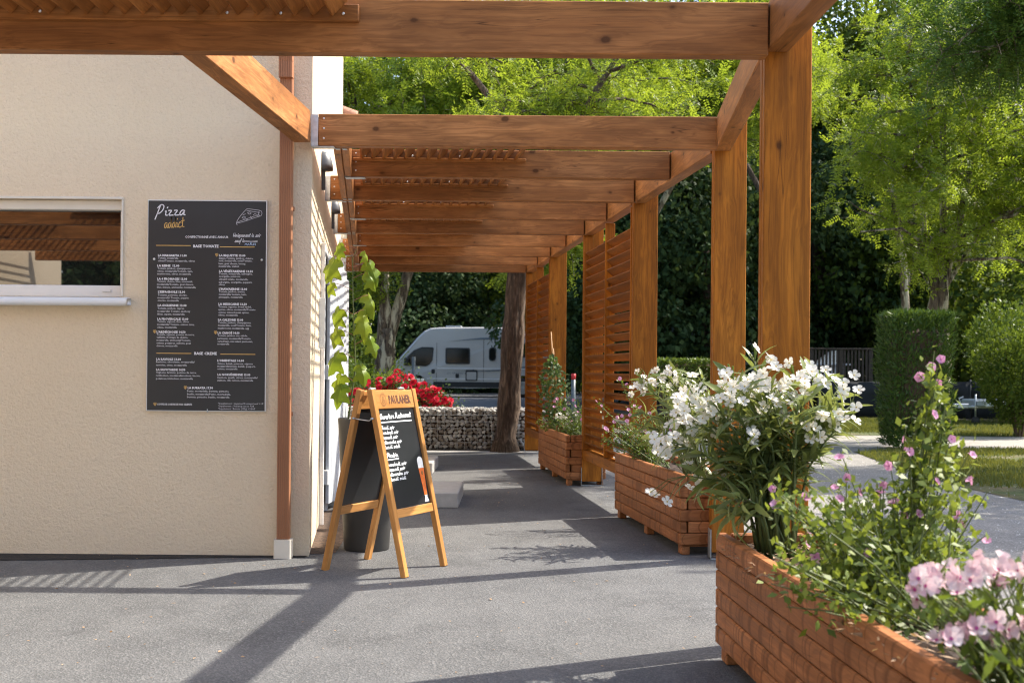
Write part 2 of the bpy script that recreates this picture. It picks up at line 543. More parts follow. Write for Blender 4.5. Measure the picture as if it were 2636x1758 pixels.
M['leaf_maple'] = leafmat('creeper_leaf', (0.11, 0.20, 0.014), (0.24, 0.31, 0.028), 0.40, 0.45)
M['leaf_rose'] = leafmat('rose_leaf', (0.03, 0.075, 0.018), (0.08, 0.14, 0.03), 0.25)
M['grass'] = leafmat('grass_blade', (0.07, 0.11, 0.018), (0.19, 0.20, 0.05), 0.3)
M['petal_white'] = leafmat('white_petal', (0.80, 0.76, 0.66), (0.88, 0.86, 0.79), 0.3, 0.6, (0.88, 0.84, 0.70))
M['petal_yellow'] = plain('yellow_flower_eye', (0.55, 0.40, 0.06), 0.7)
M['petal_pink'] = leafmat('pink_petal', (0.66, 0.27, 0.47), (0.76, 0.43, 0.60), 0.3, 0.6, (0.8, 0.4, 0.6))
M['petal_red'] = leafmat('red_petal', (0.66, 0.008, 0.040), (0.85, 0.045, 0.10), 0.3, 0.6, (0.8, 0.03, 0.06))
M['petal_magenta'] = plain('magenta_throat', (0.50, 0.07, 0.24), 0.6)


def petal_blush():
    m = leafmat('blush_petal', (0.66, 0.40, 0.47), (0.86, 0.77, 0.75), 0.3, 0.6, (0.8, 0.6, 0.62))
    return m


M['petal_blush'] = petal_blush()


def glassmat(name, tint=(0.02, 0.022, 0.022), rough=0.02, coat=1.9):
    m, nt, b = nmat(name)
    b.inputs['Base Color'].default_value = (*tint, 1)
    setin(b, Roughness=rough, IOR=coat)
    b.inputs['Specular IOR Level'].default_value = 0.9 if coat > 1.6 else 0.5
    return m


M['glass'] = glassmat('window_glass', (0.010, 0.010, 0.010), 0.015)
M['carglass'] = glassmat('tinted_glass', (0.006, 0.007, 0.008), 0.08, 1.33)
M['vanpaint'] = plain('silver_van_paint', (0.45, 0.445, 0.425), 0.32, 0.15, 0.03, 2)
M['vandecal'] = plain('slate_decal', (0.12, 0.15, 0.18), 0.4)
M['vantrim'] = plain('black_van_trim', (0.018, 0.019, 0.02), 0.55)
M['stone_a'] = plain('grey_limestone', (0.40, 0.385, 0.355), 0.9, 0, 0.4, 14, bmp=0.4)
M['stone_b'] = plain('brown_limestone', (0.25, 0.215, 0.175), 0.9, 0, 0.35, 14, bmp=0.4)
M['stone_c'] = plain('pale_limestone', (0.54, 0.53, 0.50), 0.9, 0, 0.25, 14, bmp=0.4)
M['netting'] = plain('dark_screen_net', (0.007, 0.011, 0.015), 0.8, 0, 0.25, 3)
M['greywood'] = plain('weathered_wood', (0.055, 0.042, 0.03), 0.85, 0, 0.3, 10)
M['redpaint'] = plain('red_paint', (0.55, 0.03, 0.04), 0.5)
M['litter'] = leafmat('fallen_leaf', (0.30, 0.17, 0.08), (0.50, 0.36, 0.24), 0.2, 0.8)

# ------------------------------------------------------------------ ground
def sheet(name, poly, z, mat, label=None, kind='structure', sub=0):
    mb = MB(); mb.add([(x, y, z) for x, y in poly], [tuple(range(len(poly)))])
    me = mb.mesh(name, mat)
    o = ob(name, me)
    tag(o, label, None, None, kind)
    return o


sheet('ground', [(-160, -120), (160, -120), (160, 220), (-160, 220)], 0.0, M['earth'], 'brown woodland floor under the trees')
sheet('gravel_yard', [(-14, -30), (30, -30), (30, 22.3), (3.0, 23.5), (-3.2, 21.5), (-14, 22)], 0.004, M['gravel'], 'grey gravel yard beside the terrace')

PK = -0.115                                  # the covered walk runs a little to the left
def YP(k): return 7.465 + 1.18 * (k - 2)     # front face of post k
def XL(y): return 1.275 + PK * (y - 7.465)   # inner face of the post row
WK = -0.1226
def WX(y): return -1.283 + WK * (y - 7.48)   # side wall of the building

sheet('terrace', [(-6.2, -4), (3.0, -4), (2.2, 2.0), (1.85, 6.0), (XL(9) + .62, 9), (XL(17) + .5, 17.0), (WX(17) - .1, 17.0), (WX(8) - .2, 8.0), (-6.2, 7.5)], 0.008,
      M['asphalt'], 'worn grey asphalt terrace in front of the building')
sheet('terrace_edge', [(WX(17.0) - .1, 17.0), (XL(17) + .5, 17.0), (XL(17) + .5, 17.28), (WX(17) - .1, 17.28)], 0.012, M['concrete'], 'pale concrete strip at the end of the covered walk')
random.seed(4)
edge = [(-6.2, 7.49)] + [(x, 7.43 - .30 * min(1.0, max(0.0, (-1.5 - x) / 2.2)) + random.uniform(-.012, .012)) for x in np.linspace(-6.2, -1.36, 60)] + [(-1.30, 7.42), (-1.29, 7.49)]
sheet('asphalt_joint_and_shade', edge, 0.012, M['asphalt_dark'], 'dark fresh asphalt bead and painted wall shadow along the foot of the wall')  # bead widened so its dark colour also paints the wall's shadow
sheet('planting_strip', [(WX(7.55), 7.55), (WX(7.55) + .16, 7.62), (WX(9.2) + .28, 9.2), (WX(9.9) + .25, 9.9), (WX(9.9), 9.9)], 0.012, M['mulch'], 'strip of brown mulch along the side wall')
mb = MB()
mb.add([(-60, 35.5, .010), (9, 35.5, .010), (9, 40.5, .19), (-60, 40.5, .19), (8, 58, .19), (-60, 58, .19), (8, 58.5, -.1), (-60, 58.5, -.1)], [(0, 1, 2, 3), (3, 2, 4, 5), (5, 4, 6, 7)])
tag(ob('road', mb.mesh('road', M['road'])), 'grey road rising gently to the parked camper van', None, None, 'structure')
sheet('path', [(4.6, 18.9), (30, 18.6), (30, 22.0), (6, 22.4), (3.4, 22.9)], 0.008, M['palepath'], 'pale sunlit path between the lawns')
lawn_a = [(5.4, 22.6), (34, 22.1), (34, 31), (16, 30.5), (5.0, 30)]
lawn_b = [(5.2, 17.9), (6.5, 18.6), (30, 18.55), (30, 6.0), (9, 7.0), (4.9, 10.3), (4.75, 12.4), (4.9, 15.2)]
sheet('lawn', lawn_a, 0.008, M['lawn'], 'sunlit lawn strip before the dark screen fence')
sheet('lawn', lawn_b, 0.0085, M['lawn'], 'patchy lawn beside the gravel yard')


def inside(poly, P):
    x, y = P[:, 0], P[:, 1]
    c = np.zeros(len(P), bool)
    n = len(poly)
    for i in range(n):
        x0, y0 = poly[i]; x1, y1 = poly[(i + 1) % n]
        t = ((y0 > y) != (y1 > y)) & (x < (x1 - x0) * (y - y0) / (y1 - y0 + 1e-12) + x0)
        c ^= t
    return c


def grass_on(polys, n, box, seed, hmin, hmax):
    g = np.random.default_rng(seed)
    P = np.stack([g.uniform(box[0], box[1], n), g.uniform(box[2], box[3], n)], 1)
    keep = np.zeros(n, bool)
    for q in polys: keep |= inside(q, P)
    patch = np.sin(P[:, 0] * 1.3 + 2 * np.sin(P[:, 1] * .9)) + np.sin(P[:, 1] * 2.1 + P[:, 0])
    keep &= (patch + g.normal(0, .6, n)) > -0.5
    P = P[keep]; n = len(P)
    h = g.uniform(hmin, hmax, n); a = g.uniform(0, 2 * np.pi, n); w = 0.008 + 0.007 * g.random(n)
    ln = g.uniform(0, .6, n) * h; la = g.uniform(0, 2 * np.pi, n)
    B = np.stack([P[:, 0], P[:, 1], np.full(n, .008)], 1)
    d = np.stack([np.cos(a) * w, np.sin(a) * w, np.zeros(n)], 1)
    tip = B + np.stack([np.cos(la) * ln, np.sin(la) * ln, h], 1)
    V = np.stack([B - d, B + d, tip], 1).reshape(-1, 3)
    F = np.arange(len(V)).reshape(-1, 3)
    return np_mesh('grass', V, F, M['grass'])


o = ob('grass', grass_on([lawn_a], 70000, (5, 16, 22, 31), 3, .04, .10))
tag(o, 'short sunlit grass blades on the far lawn strip', 'grass', None, 'stuff')
o = ob('grass', grass_on([lawn_b], 90000, (4.6, 11, 7, 18.7), 5, .03, .075))
tag(o, 'patchy green grass blades on the lawn beside the gravel', 'grass', None, 'stuff')

# ------------------------------------------------------------------ building
bld = thing('restaurant_building', 'cream roughcast restaurant building with hatch window and white shutters', 'building', (-1.283, 7.48, 0))
HB = 5.2
far_y = 15.9
wx0, wx1, wz0, wz1 = -4.4, -2.49, 1.645, 2.266       # window opening
xs = [-6.2, wx0, wx1, -1.283]; zs = [-0.02, wz0, wz1, HB]
mb = MB()
for i in range(3):
    for j in range(3):
        if i == 1 and j == 1: continue
        mb.add([(xs[i], 7.48, zs[j]), (xs[i + 1], 7.48, zs[j]), (xs[i + 1], 7.48, zs[j + 1]), (xs[i], 7.48, zs[j + 1])], [(0, 1, 2, 3)])
d = 7.62
mb.add([(wx0, 7.48, wz0), (wx1, 7.48, wz0), (wx1, d, wz0), (wx0, d, wz0)], [(0, 1, 2, 3)])
mb.add([(wx0, 7.48, wz1), (wx1, 7.48, wz1), (wx1, d, wz1), (wx0, d, wz1)], [(3, 2, 1, 0)])
mb.add([(wx1, 7.48, wz0), (wx1, 7.48, wz1), (wx1, d, wz1), (wx1, d, wz0)], [(0, 1, 2, 3)])
mb.add([(wx0, 7.48, wz0), (wx0, 7.48, wz1), (wx0, d, wz1), (wx0, d, wz0)], [(3, 2, 1, 0)])
ob('front_wall', mb.mesh('front_wall', M['stucco']), None, bld)
mb = MB()
pts = [(-1.283, 7.48), (WX(far_y), far_y), (-12.0, far_y), (-12.0, -1.0), (-6.2, -1.0), (-6.2, 7.48)]
for i in range(5):
    (x0, y0), (x1, y1) = pts[i], pts[i + 1]
    mb.add([(x0, y0, -.02), (x1, y1, -.02), (x1, y1, HB), (x0, y0, HB)], [(0, 1, 2, 3)])
ob('side_wall', mb.mesh('side_wall', M['stucco']), None, bld)
mb = MB()
mb.prism([(x + (0.0), y) for x, y in pts], HB, HB + .18)
ob('roof_slab', mb.mesh('roof_slab', M['stucco']), None, bld)
mb = MB()        # lower rear roof edge, with rounded tiles, seen past the far end of the side wall
rx = WX(far_y)
for i in range(7):
    yy = far_y + .06 + i * .22
    mb.tube([(rx + .17, yy, 4.62), (rx - .5, yy, 4.86)], .085, 8)
ob('roof_tiles', mb.mesh('roof_tiles', M['tile'], True), None, bld)
mb = MB(); mb.box(rx - 3, rx - .16, far_y + .002, far_y + 1.6, -.02, 4.58)
ob('rear_wall', mb.mesh('rear_wall', M['stucco']), None, bld)

# hatch window
win = empty('hatch_window', ((wx0 + wx1) / 2, 7.56, wz0), 0, bld)
mb = MB(); g = .003
mb.chbox(wx0 + g, wx1 - g, 7.545, 7.60, wz0 + g, wz0 + .078)       # bottom rail
mb.chbox(wx1 - .03, wx1 - g, 7.548, 7.60, wz0 + .08, wz1 - .066)
mb.chbox(wx0 + g, wx0 + .03, 7.548, 7.60, wz0 + .08, wz1 - .066)
ob('frame', mb.mesh('frame', M['white']), None, win)
mb = MB(); mb.chbox(wx0 + g, wx1 - g, 7.512, 7.60, wz1 - .064, wz1 - .002)
ob('shutter_box', mb.mesh('shutter_box', M['offwhite']), None, win)
mb = MB(); mb.box(wx0 + .03, wx1 - .03, 7.572, 7.58, wz0 + .08, wz1 - .066)
ob('pane', mb.mesh('pane', M['glass']), None, win)
mb = MB(); mb.chbox(wx0 - .02, wx1 + .012, 7.468, 7.479, wz1 - .001, wz1 + .014, .002); mb.chbox(wx1 + .001, wx1 + .012, 7.468, 7.479, wz0 + .004, wz1 - .003, .002)
ob('trim', mb.mesh('trim', M['offwhite']), None, win)
mb = MB(); mb.box(wx1 - .14, wx1 - .085, 7.540, 7.5455, wz0 + .035, wz0 + .039); mb.box(wx1 - .089, wx1 - .085, 7.540, 7.5455, wz0 + .039, wz0 + .05)
ob('latch', mb.mesh('latch', M['steel']), None, win)
mb = MB()
sec = [(7.478, 1.59), (7.40, 1.585), (7.385, 1.592), (7.380, 1.605), (7.382, 1.622), (7.392, 1.634), (7.478, 1.644)]
n = len(sec)
xa, xb = wx0 - .05, -2.425
mb.add([(xa, y, z) for y, z in sec] + [(xb - .012, y, z) for y, z in sec] + [(xb, y * .9 + 7.44 * .1, z * .8 + 1.615 * .2) for y, z in sec],
       [tuple(range(n)), tuple(range(2 * n, 3 * n))[::-1]] + [(r * n + i, r * n + (i + 1) % n, (r + 1) * n + (i + 1) % n, (r + 1) * n + i) for r in (0, 1) for i in range(n)])
ob('sill', mb.mesh('sill', M['white'], True), None, win)
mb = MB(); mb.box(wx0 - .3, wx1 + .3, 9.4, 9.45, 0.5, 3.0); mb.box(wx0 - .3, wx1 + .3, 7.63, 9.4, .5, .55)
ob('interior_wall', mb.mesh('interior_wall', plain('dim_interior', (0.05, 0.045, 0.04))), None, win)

# downpipe on the front wall
dp = empty('downpipe', (-1.43, 7.43, 0), 0, bld)
def ribbed(x0, x1, y0, y1, z0, z1, nrib):
    mb = MB()
    poly = []
    w = (x1 - x0) / nrib
    for i in range(nrib):
        poly += [(x0 + i * w + .0012, y0), (x0 + (i + .72) * w, y0), (x0 + (i + .76) * w, y0 + .003), (x0 + (i + .97) * w, y0 + .003)]
    poly += [(x1, y0 + .006), (x1, y1), (x0, y1), (x0, y0 + .006)]
    return mb.prism(poly, z0, z1)
ob('pipe', ribbed(-1.470, -1.392, 7.375, 7.435, .13, 3.07, 6).mesh('pipe', M['copper']), None, dp)
ob('pipe', ribbed(-1.474, -1.388, 7.345, 7.405, 3.02, 3.12, 6).mesh('pipe', M['copper']), None, dp)
mm = T(0, 7.375, 3.12) @ RX(R(12))
mb = ribbed(-1.474, -1.388, -.03, .03, 0.0, 2.0, 6); mb.v = [tuple(mm @ Vector(v)) for v in mb.v]
ob('pipe', mb.mesh('pipe', M['copper']), None, dp)
mb = MB(); mb.prism([(-1.48, 7.365), (-1.384, 7.365), (-1.378, 7.372), (-1.378, 7.45), (-1.486, 7.45), (-1.486, 7.372)], 0.0, .128)
ob('pipe_shoe', mb.mesh('pipe_shoe', M['offwhite']), None, dp)
for z in (.9, 2.2):
    mb = MB(); mb.box(-1.472, -1.390, 7.43, 7.479, z, z + .025)
    ob('bracket', mb.mesh('bracket', M['copper']), None, dp)

# side wall fittings.  local frame: u along the wall, w out of the wall
ucx = Vector((WK, 1, 0)).normalized(); wn_ = Vector((ucx.y, -ucx.x, 0))
def wallM(y, z=0.0, out=0.0): return axes(Vector((WX(y), y, z)) + wn_ * out, ucx, wn_, Vector((0, 0, 1)))   # local x along wall, y outwards (left-handed avoided below)
def wallM(y, z=0.0, out=0.0): return axes(Vector((WX(y), y, z)) + wn_ * out, wn_, ucx, Vector((0, 0, 1)))   # local x outwards, y along the wall
dr = empty('shuttered_door', (WX(9.3), 9.3, 0), 0, bld)
mb = MB()
L = .95
mb.chbox(.002, .035, 0, .055, 0.0, 2.16); mb.chbox(.002, .035, L - .055, L, 0.0, 2.16); mb.chbox(.002, .036, .055, L - .055, 2.10, 2.16)
ob('door_frame', mb.mesh('door_frame', M['white']), wallM(8.96), dr)
mb = MB(); mb.box(.002, .012, .055, L - .055, .05, 2.10)
ob('door_glass', mb.mesh('door_glass', M['glass']), wallM(8.96), dr)
mb = MB(); mb.chbox(.004, .05, 0, .04, 1.35, 1.72, .003)
ob('electric_box', mb.mesh('electric_box', M['shutter']), wallM(8.62), dr)


def shutter_leaf(length, height):
    mb = MB(); n = 6; w = length / n
    for i in range(n):
        mb.chbox(-.016, .016, i * w + .002, (i + 1) * w - .006, 0, height, .005)
        mb.box(-.010, .010, (i + 1) * w - .007, (i + 1) * w + .003, .004, height - .004)
    return mb.mesh('shutter_leaf', M['shutter'])


sl = shutter_leaf(.56, 2.04)
for (x, y, a, z) in ((-1.512, 9.66, R(-3.5), .09), (-1.60, 10.75, R(1.0), .09), (-1.72, 11.9, R(3), .09)):
    mm = axes((x, y, z), (math.cos(a), math.sin(a), 0), (-math.sin(a), math.cos(a), 0), (0, 0, 1))
    lf = ob('shutter_leaf', sl, mm, dr)
    for hz in (.16, 1.02, 1.80):
        mb = MB(); mb.chbox(-.05, .016, -.045, .0, hz, hz + .12, .004)
        ob('hinge', mb.mesh('hinge', M['white']), mm, lf)
# two more windows further along the wall, behind the shutters
for y0 in (11.0, 13.0):
    f = empty('side_window', (WX(y0), y0, 1), 0, bld)
    mb = MB(); mb.chbox(.002, .03, 0, .06, .9, 2.15); mb.chbox(.002, .03, 1.0, 1.06, .9, 2.15); mb.chbox(.002, .03, .06, 1.0, 2.09, 2.15); mb.chbox(.002, .05, -.04, 1.1, .85, .9)
    ob('window_frame', mb.mesh('window_frame', M['white']), wallM(y0), f)
    mb = MB(); mb.box(.002, .010, .06, 1.0, .9, 2.09)
    ob('window_pane', mb.mesh('window_pane', M['glass']), wallM(y0), f)

# wall lamps: a half-dome hood over a slim stem
def lamp(y, z, label):
    t = tag(put(bpy.data.objects.new('wall_lamp', None), wallM(y, z)), label, 'lamp', 'dark wall lamps on the side wall')
    mb = MB()
    nseg, nr = 10, 6
    vs = []; fs = []
    for r in range(nr + 1):
        ph = math.pi / 2 * r / nr
        for k in range(nseg + 1):
            th = -math.pi / 2 + math.pi * k / nseg
            vs.append((.004 + .085 * math.cos(ph) ** .8 * math.cos(th), .075 * math.cos(ph) ** .8 * math.sin(th), .05 + .145 * math.sin(ph)))
    for r in range(nr):
        for k in range(nseg):
            a = r * (nseg + 1) + k
            fs.append((a, a + 1, a + nseg + 2, a + nseg + 1))
    fs.append(tuple(range(nseg + 1))[::-1])
    mb.add(vs, fs)
    ob('hood', mb.mesh('hood', M['darkgrey'], True), wallM(y, z), t)
    mb = MB(); mb.chbox(.003, .03, -.022, .022, -.10, .055, .004)
    ob('stem', mb.mesh('stem', M['darkgrey']), wallM(y, z), t)
lamp(8.96, 2.66, 'dark grey wall lamp nearest the building corner, under the pergola')
lamp(11.43, 2.66, 'dark grey wall lamp farther along the cream side wall')

# ------------------------------------------------------------------ pergola
pg = thing('pergola', 'brown stained timber pergola with slatted roof and louvred side panels', 'pergola', (1.38, 7.5, 0))
MESHC = {}


def bmesh_for(L, w, h, mat, c=.004):
    key = (round(L, 3), round(w, 3), round(h, 3), mat)
    if key not in MESHC:
        mb = MB(); mb.chbox(0, L, -w / 2, w / 2, -h / 2, h / 2, c)
        MESHC[key] = mb.mesh('timber', M[mat])
    return MESHC[key]


def beam(name, P, Q, w, h, mat='beam', parent=pg, roll=0.0, c=.004):
    """timber from P to Q (centre line); w across, h upright before roll"""
    P = Vector(P); Q = Vector(Q); d = (Q - P); L = d.length; d.normalize()
    up = Vector((0, 0, 1)) if abs(d.z) < .9 else Vector((0, 1, 0))
    y = up.cross(d).normalized(); z = d.cross(y)
    m = axes(P, d, y, z) @ RX(roll)
    return ob(name, bmesh_for(L, w, h, mat, c), m, parent)


ZB, ZT = 2.60, 2.80
ZC = (ZB + ZT) / 2
def screws(P, dx, n, parent, r=.006):
    """small screw heads on a -Y face, in a column"""
    if 'screw' not in MESHC:
        mb = MB(); mb.lathe([(0.0, .004), (.0055, .003), (.007, 0.0)], 8)
        MESHC['screw'] = mb.mesh('screw', M['screw'], True)
    for i in range(n):
        ob('screw', MESHC['screw'], T(P[0], P[1], P[2] - dx * i) @ RX(R(90)), parent)


# cross beams of the covered walk
HANG = {}
def hanger(x0, x1, y, parent):
    """galvanised joist hanger: plate beside the beam end, flange behind and lip below"""
    mb = MB()
    mb.box(x0, x1, y - .082, y - .079, ZB - .002, ZT - .005)
    mb.box(x0, x1, y + .001, y + .004, ZB - .002, ZT - .005)
    mb.box(x0, x0 + .004, y - .079, y + .001, ZB - .002, ZT - .005)
    mb.box(x0, x1 + .10, y - .079, y + .001, ZB - .006, ZB - .003)
    ob('joist_hanger', mb.mesh('joist_hanger', M['steel']), None, parent)


TRX = lambda y: WX(y) + .185
for k in range(2, 11):
    y = YP(k)
    even = k % 2 == 0
    x0 = (WX(y) + .052) if even else (TRX(y) + .056)
    b_ = beam('cross_beam', (x0, y - .04, ZC), (XL(y) - .002, y - .04, ZC), .08, .20)
    hanger(x0 - .045, x0 - .001, y, b_)
    screws((x0 + .035, y - .081, ZT - .03), .062, 3, b_)
# paired trimmers beside the wall
for k in range(2, 10, 2):
    y0, y1 = YP(k) + .006, YP(k + 2) - .086
    for off in (-.026, .026):
        beam('trimmer', (TRX(y0) + off, y0, ZC), (TRX(y1) + off, y1, ZC), .048, .195)
    for yy in (y0 + .03, y1 - .03):
        for off in (-.022, .022):
            mb = MB(); mb.box(TRX(yy) + off - .014, TRX(yy) + off + .014, yy - .02, yy + .02, ZC - .102, ZC - .0985)
            ob('fixing_plate', mb.mesh('fixing_plate', M['steel']), None, pg)

# posts
def post(x, y, top=2.797, w=.206, z0=.055):
    p = empty('post', (x + w / 2, y + .05, 0), 0, pg)
    beam('post_plank', (x + w / 2, y + .0225, z0), (x + w / 2, y + .0225, top), w, .045, 'post', p)
    beam('post_plank', (x + w / 2, y + .0785, z0), (x + w / 2, y + .0785, top), w, .045, 'post', p)
    mb = MB()
    mb.box(x - .006, x - .002, y - .004, y + .104, .012, .20)
    mb.box(x + w + .002, x + w + .006, y - .004, y + .104, .012, .20)
    mb.box(x - .006, x + w + .006, y - .004, y + .104, .010, .018)
    ob('post_shoe', mb.mesh('post_shoe', M['steel']), None, p)
    mb = MB(); mb.box(x + .02, x + w - .02, y + .046, y + .055, z0 + .01, top - .02)
    ob('packer', mb.mesh('packer', M['vantrim']), None, p)


for k in (2, 4, 6, 8, 10):
    post(XL(YP(k)), YP(k))
YF = 5.12
post(1.09, YF)
post(1.172, 2.25)
# edge beams between posts
for k in (2, 4, 6, 8):
    y0, y1 = YP(k) + .103, YP(k + 2) - .002
    beam('edge_beam', (XL(y0) + .05, y0, ZC), (XL(y1) + .05, y1, ZC), .098, .198)
beam('edge_beam', (1.142, YF + .103, ZC), (1.327, YP(2) - .002, ZC), .098, .198)
beam('edge_beam', (1.142, YF - .002, ZC - .004), (1.222, 2.36, ZC - .004), .098, .206)
# front section
zf0, zf1 = 2.557, 2.784
for (y, nm) in ((YF - .04, 'front_beam'), (3.86, 'front_beam'), (2.6, 'front_beam')):
    beam(nm, (-6.1, y, (zf0 + zf1) / 2), (1.088 + (YF - y - .04) * .03, y, (zf0 + zf1) / 2), .08, zf1 - zf0)
raf = beam('rafter', (-1.478, YF + .003, 2.72), (-1.331, 7.39, 2.72), .105, .20)
screws((-1.305, 7.385, 2.79), .06, 3, raf)

# slatted roof: tilted slats running with the walk
TILT = R(47)
def slat(x0, y0, x1, y1, z, parent=pg):
    P = Vector((x0, y0, z)); Q = Vector((x1, y1, z))
    d = (Q - P); L = d.length; d.normalize()
    n_ = Vector((0, 0, 1)).cross(d)        # to the left of the run
    u = (-n_ * math.cos(TILT) + Vector((0, 0, 1)) * math.sin(TILT)).normalized()   # rises to the right
    w = d.cross(u)
    key = ('slat', round(L, 2))
    if key not in MESHC:
        mb = MB(); mb.chbox(0, L, -.0475, .0475, -.010, .010, .003)
        MESHC[key] = mb.mesh('roof_slat', M['slat'])
    return ob('roof_slat', MESHC[key], axes(P, d, u, w), parent)


rs = random.Random(2)
for k in range(2, 10):
    y0, y1 = YP(k) + .006, YP(k + 1) - .086
    xa = TRX(y0) + .075; xe = XL(y0) - 1.09
    n = 15
    for i in range(n):
        dx = .07 + i * (xe - xa - .09) / (n - 1)
        slat(xa + dx, y0, xa + dx + PK * (y1 - y0), y1, 2.762 + rs.uniform(-.002, .002))
    for (yy, off) in ((y0 + .016, 1), (y1 - .016, -1)):
        xs_, xe_ = TRX(yy) + .06, XL(yy) - 1.06
        st = beam('slat_batten', (xs_, yy, 2.722), (xe_, yy, 2.722), .028, .024, 'slat')
        if off < 0:
            for i in range(4):
                screws((xs_ + .09 + i * (xe_ - xs_ - .16) / 3.2, yy - .0165, 2.748), .03, 1, st)
# front section slats, between the front beam and the next one towards the viewer
for i in range(42):
    x = -4.05 + i * .0805
    slat(x, 3.912, x + .0, 5.008, 2.74)
for y0_ in (1.35, .1):
    beam('front_beam', (-6.1, y0_, (zf0 + zf1) / 2), (1.20, y0_, (zf0 + zf1) / 2), .08, zf1 - zf0)
for y0_ in (2.64, 1.39, .14):
    for i in range(15):
        x = -5.95 + i * .0805
        slat(x, y0_, x, y0_ + 1.16, 2.74)
st = beam('slat_batten', (-4.2, 5.024, 2.717), (-.665, 5.024, 2.717), .028, .075, 'slat')
for i in range(14):
    screws((-.70 - i * .26 - rs.uniform(0, .05), 5.0085, 2.712), .03, 1, st)
beam('slat_batten', (-4.2, 3.913, 2.68), (-.665, 3.913, 2.68), .022, .03, 'slat')

# louvred panels between posts 4-6 and 8-10
for k in (4, 8):
    ya, yb = YP(k) + .104, YP(k + 2) - .006
    ym = (ya + yb) / 2
    lp = empty('louvre_panel', (XL(ym) + .05, ym, .29), 0, pg)
    for yy in (ya + .022, ym, yb - .022):
        beam('stile', (XL(yy) + .05, yy, .388), (XL(yy) + .05, yy, 2.585), .09, .04, 'post', lp)
    beam('bottom_rail', (XL(ya) + .045, ya + .002, .335), (XL(yb) + .045, yb + .105, .335), .095, .10, 'post', lp)
    for (p0, p1) in ((ya + .045, ym - .024), (ym + .024, yb - .045)):
        P0 = Vector((XL(p0) + .052, p0, 0)); P1 = Vector((XL(p1) + .052, p1, 0))
        d = (P1 - P0); L = d.length; d.normalize()
        rt = d.cross(Vector((0, 0, 1)))                 # outwards
        u = (rt * math.cos(R(38)) - Vector((0, 0, 1)) * math.sin(R(38))).normalized()     # falls to the outside
        w = d.cross(u)
        key = ('louvre', round(L, 2))
        if key not in MESHC:
            mb = MB(); mb.chbox(0, L, -.046, .046, -.009, .009, .003)
            MESHC[key] = mb.mesh('louvre_slat', M['louvre'])
        for i in range(23):
            z = .44 + i * .0885
            jit = rs.uniform(-.006, .006)
            ob('louvre_slat', MESHC[key], axes(P0 + Vector((0, 0, z + rs.uniform(-.003, .003))), d, (u + Vector((0, 0, jit))).normalized(), w), lp)
        for i in range(3):
            screws((XL(p0) + .03, p0 + .002, .62 + i * .8), .03, 1, lp)

# ------------------------------------------------------------------ lettering
def text_mesh(body, width, cap, mat, bold=0.0, shear=0.0, spacing=1.0):
    """flat lettering: left end at x=0, baseline at z=0, in the local XZ plane, facing -Y; fitted to width"""
    cu = bpy.data.curves.new('lettering', 'FONT')
    cu.body = body; cu.size = 1.0; cu.resolution_u = 1; cu.offset = bold; cu.shear = shear; cu.space_character = spacing
    to = bpy.data.objects.new('lettering', cu)
    COL.objects.link(to)
    dg = bpy.context.evaluated_depsgraph_get()
    me = bpy.data.meshes.new_from_object(to.evaluated_get(dg))
    COL.objects.unlink(to); bpy.data.objects.remove(to); bpy.data.curves.remove(cu)
    n = len(me.vertices)
    co = np.empty(n * 3, np.float32); me.vertices.foreach_get('co', co); co = co.reshape(-1, 3)
    x0, x1 = co[:, 0].min(), co[:, 0].max()
    sx = width / (x1 - x0) if width else cap / .73
    out = np.stack([(co[:, 0] - x0) * sx, np.zeros(n), co[:, 1] * cap / .73], 1).astype(np.float32)
    me.vertices.foreach_set('co', out.ravel())
    me.materials.clear(); me.materials.append(mat); me.update()
    return me


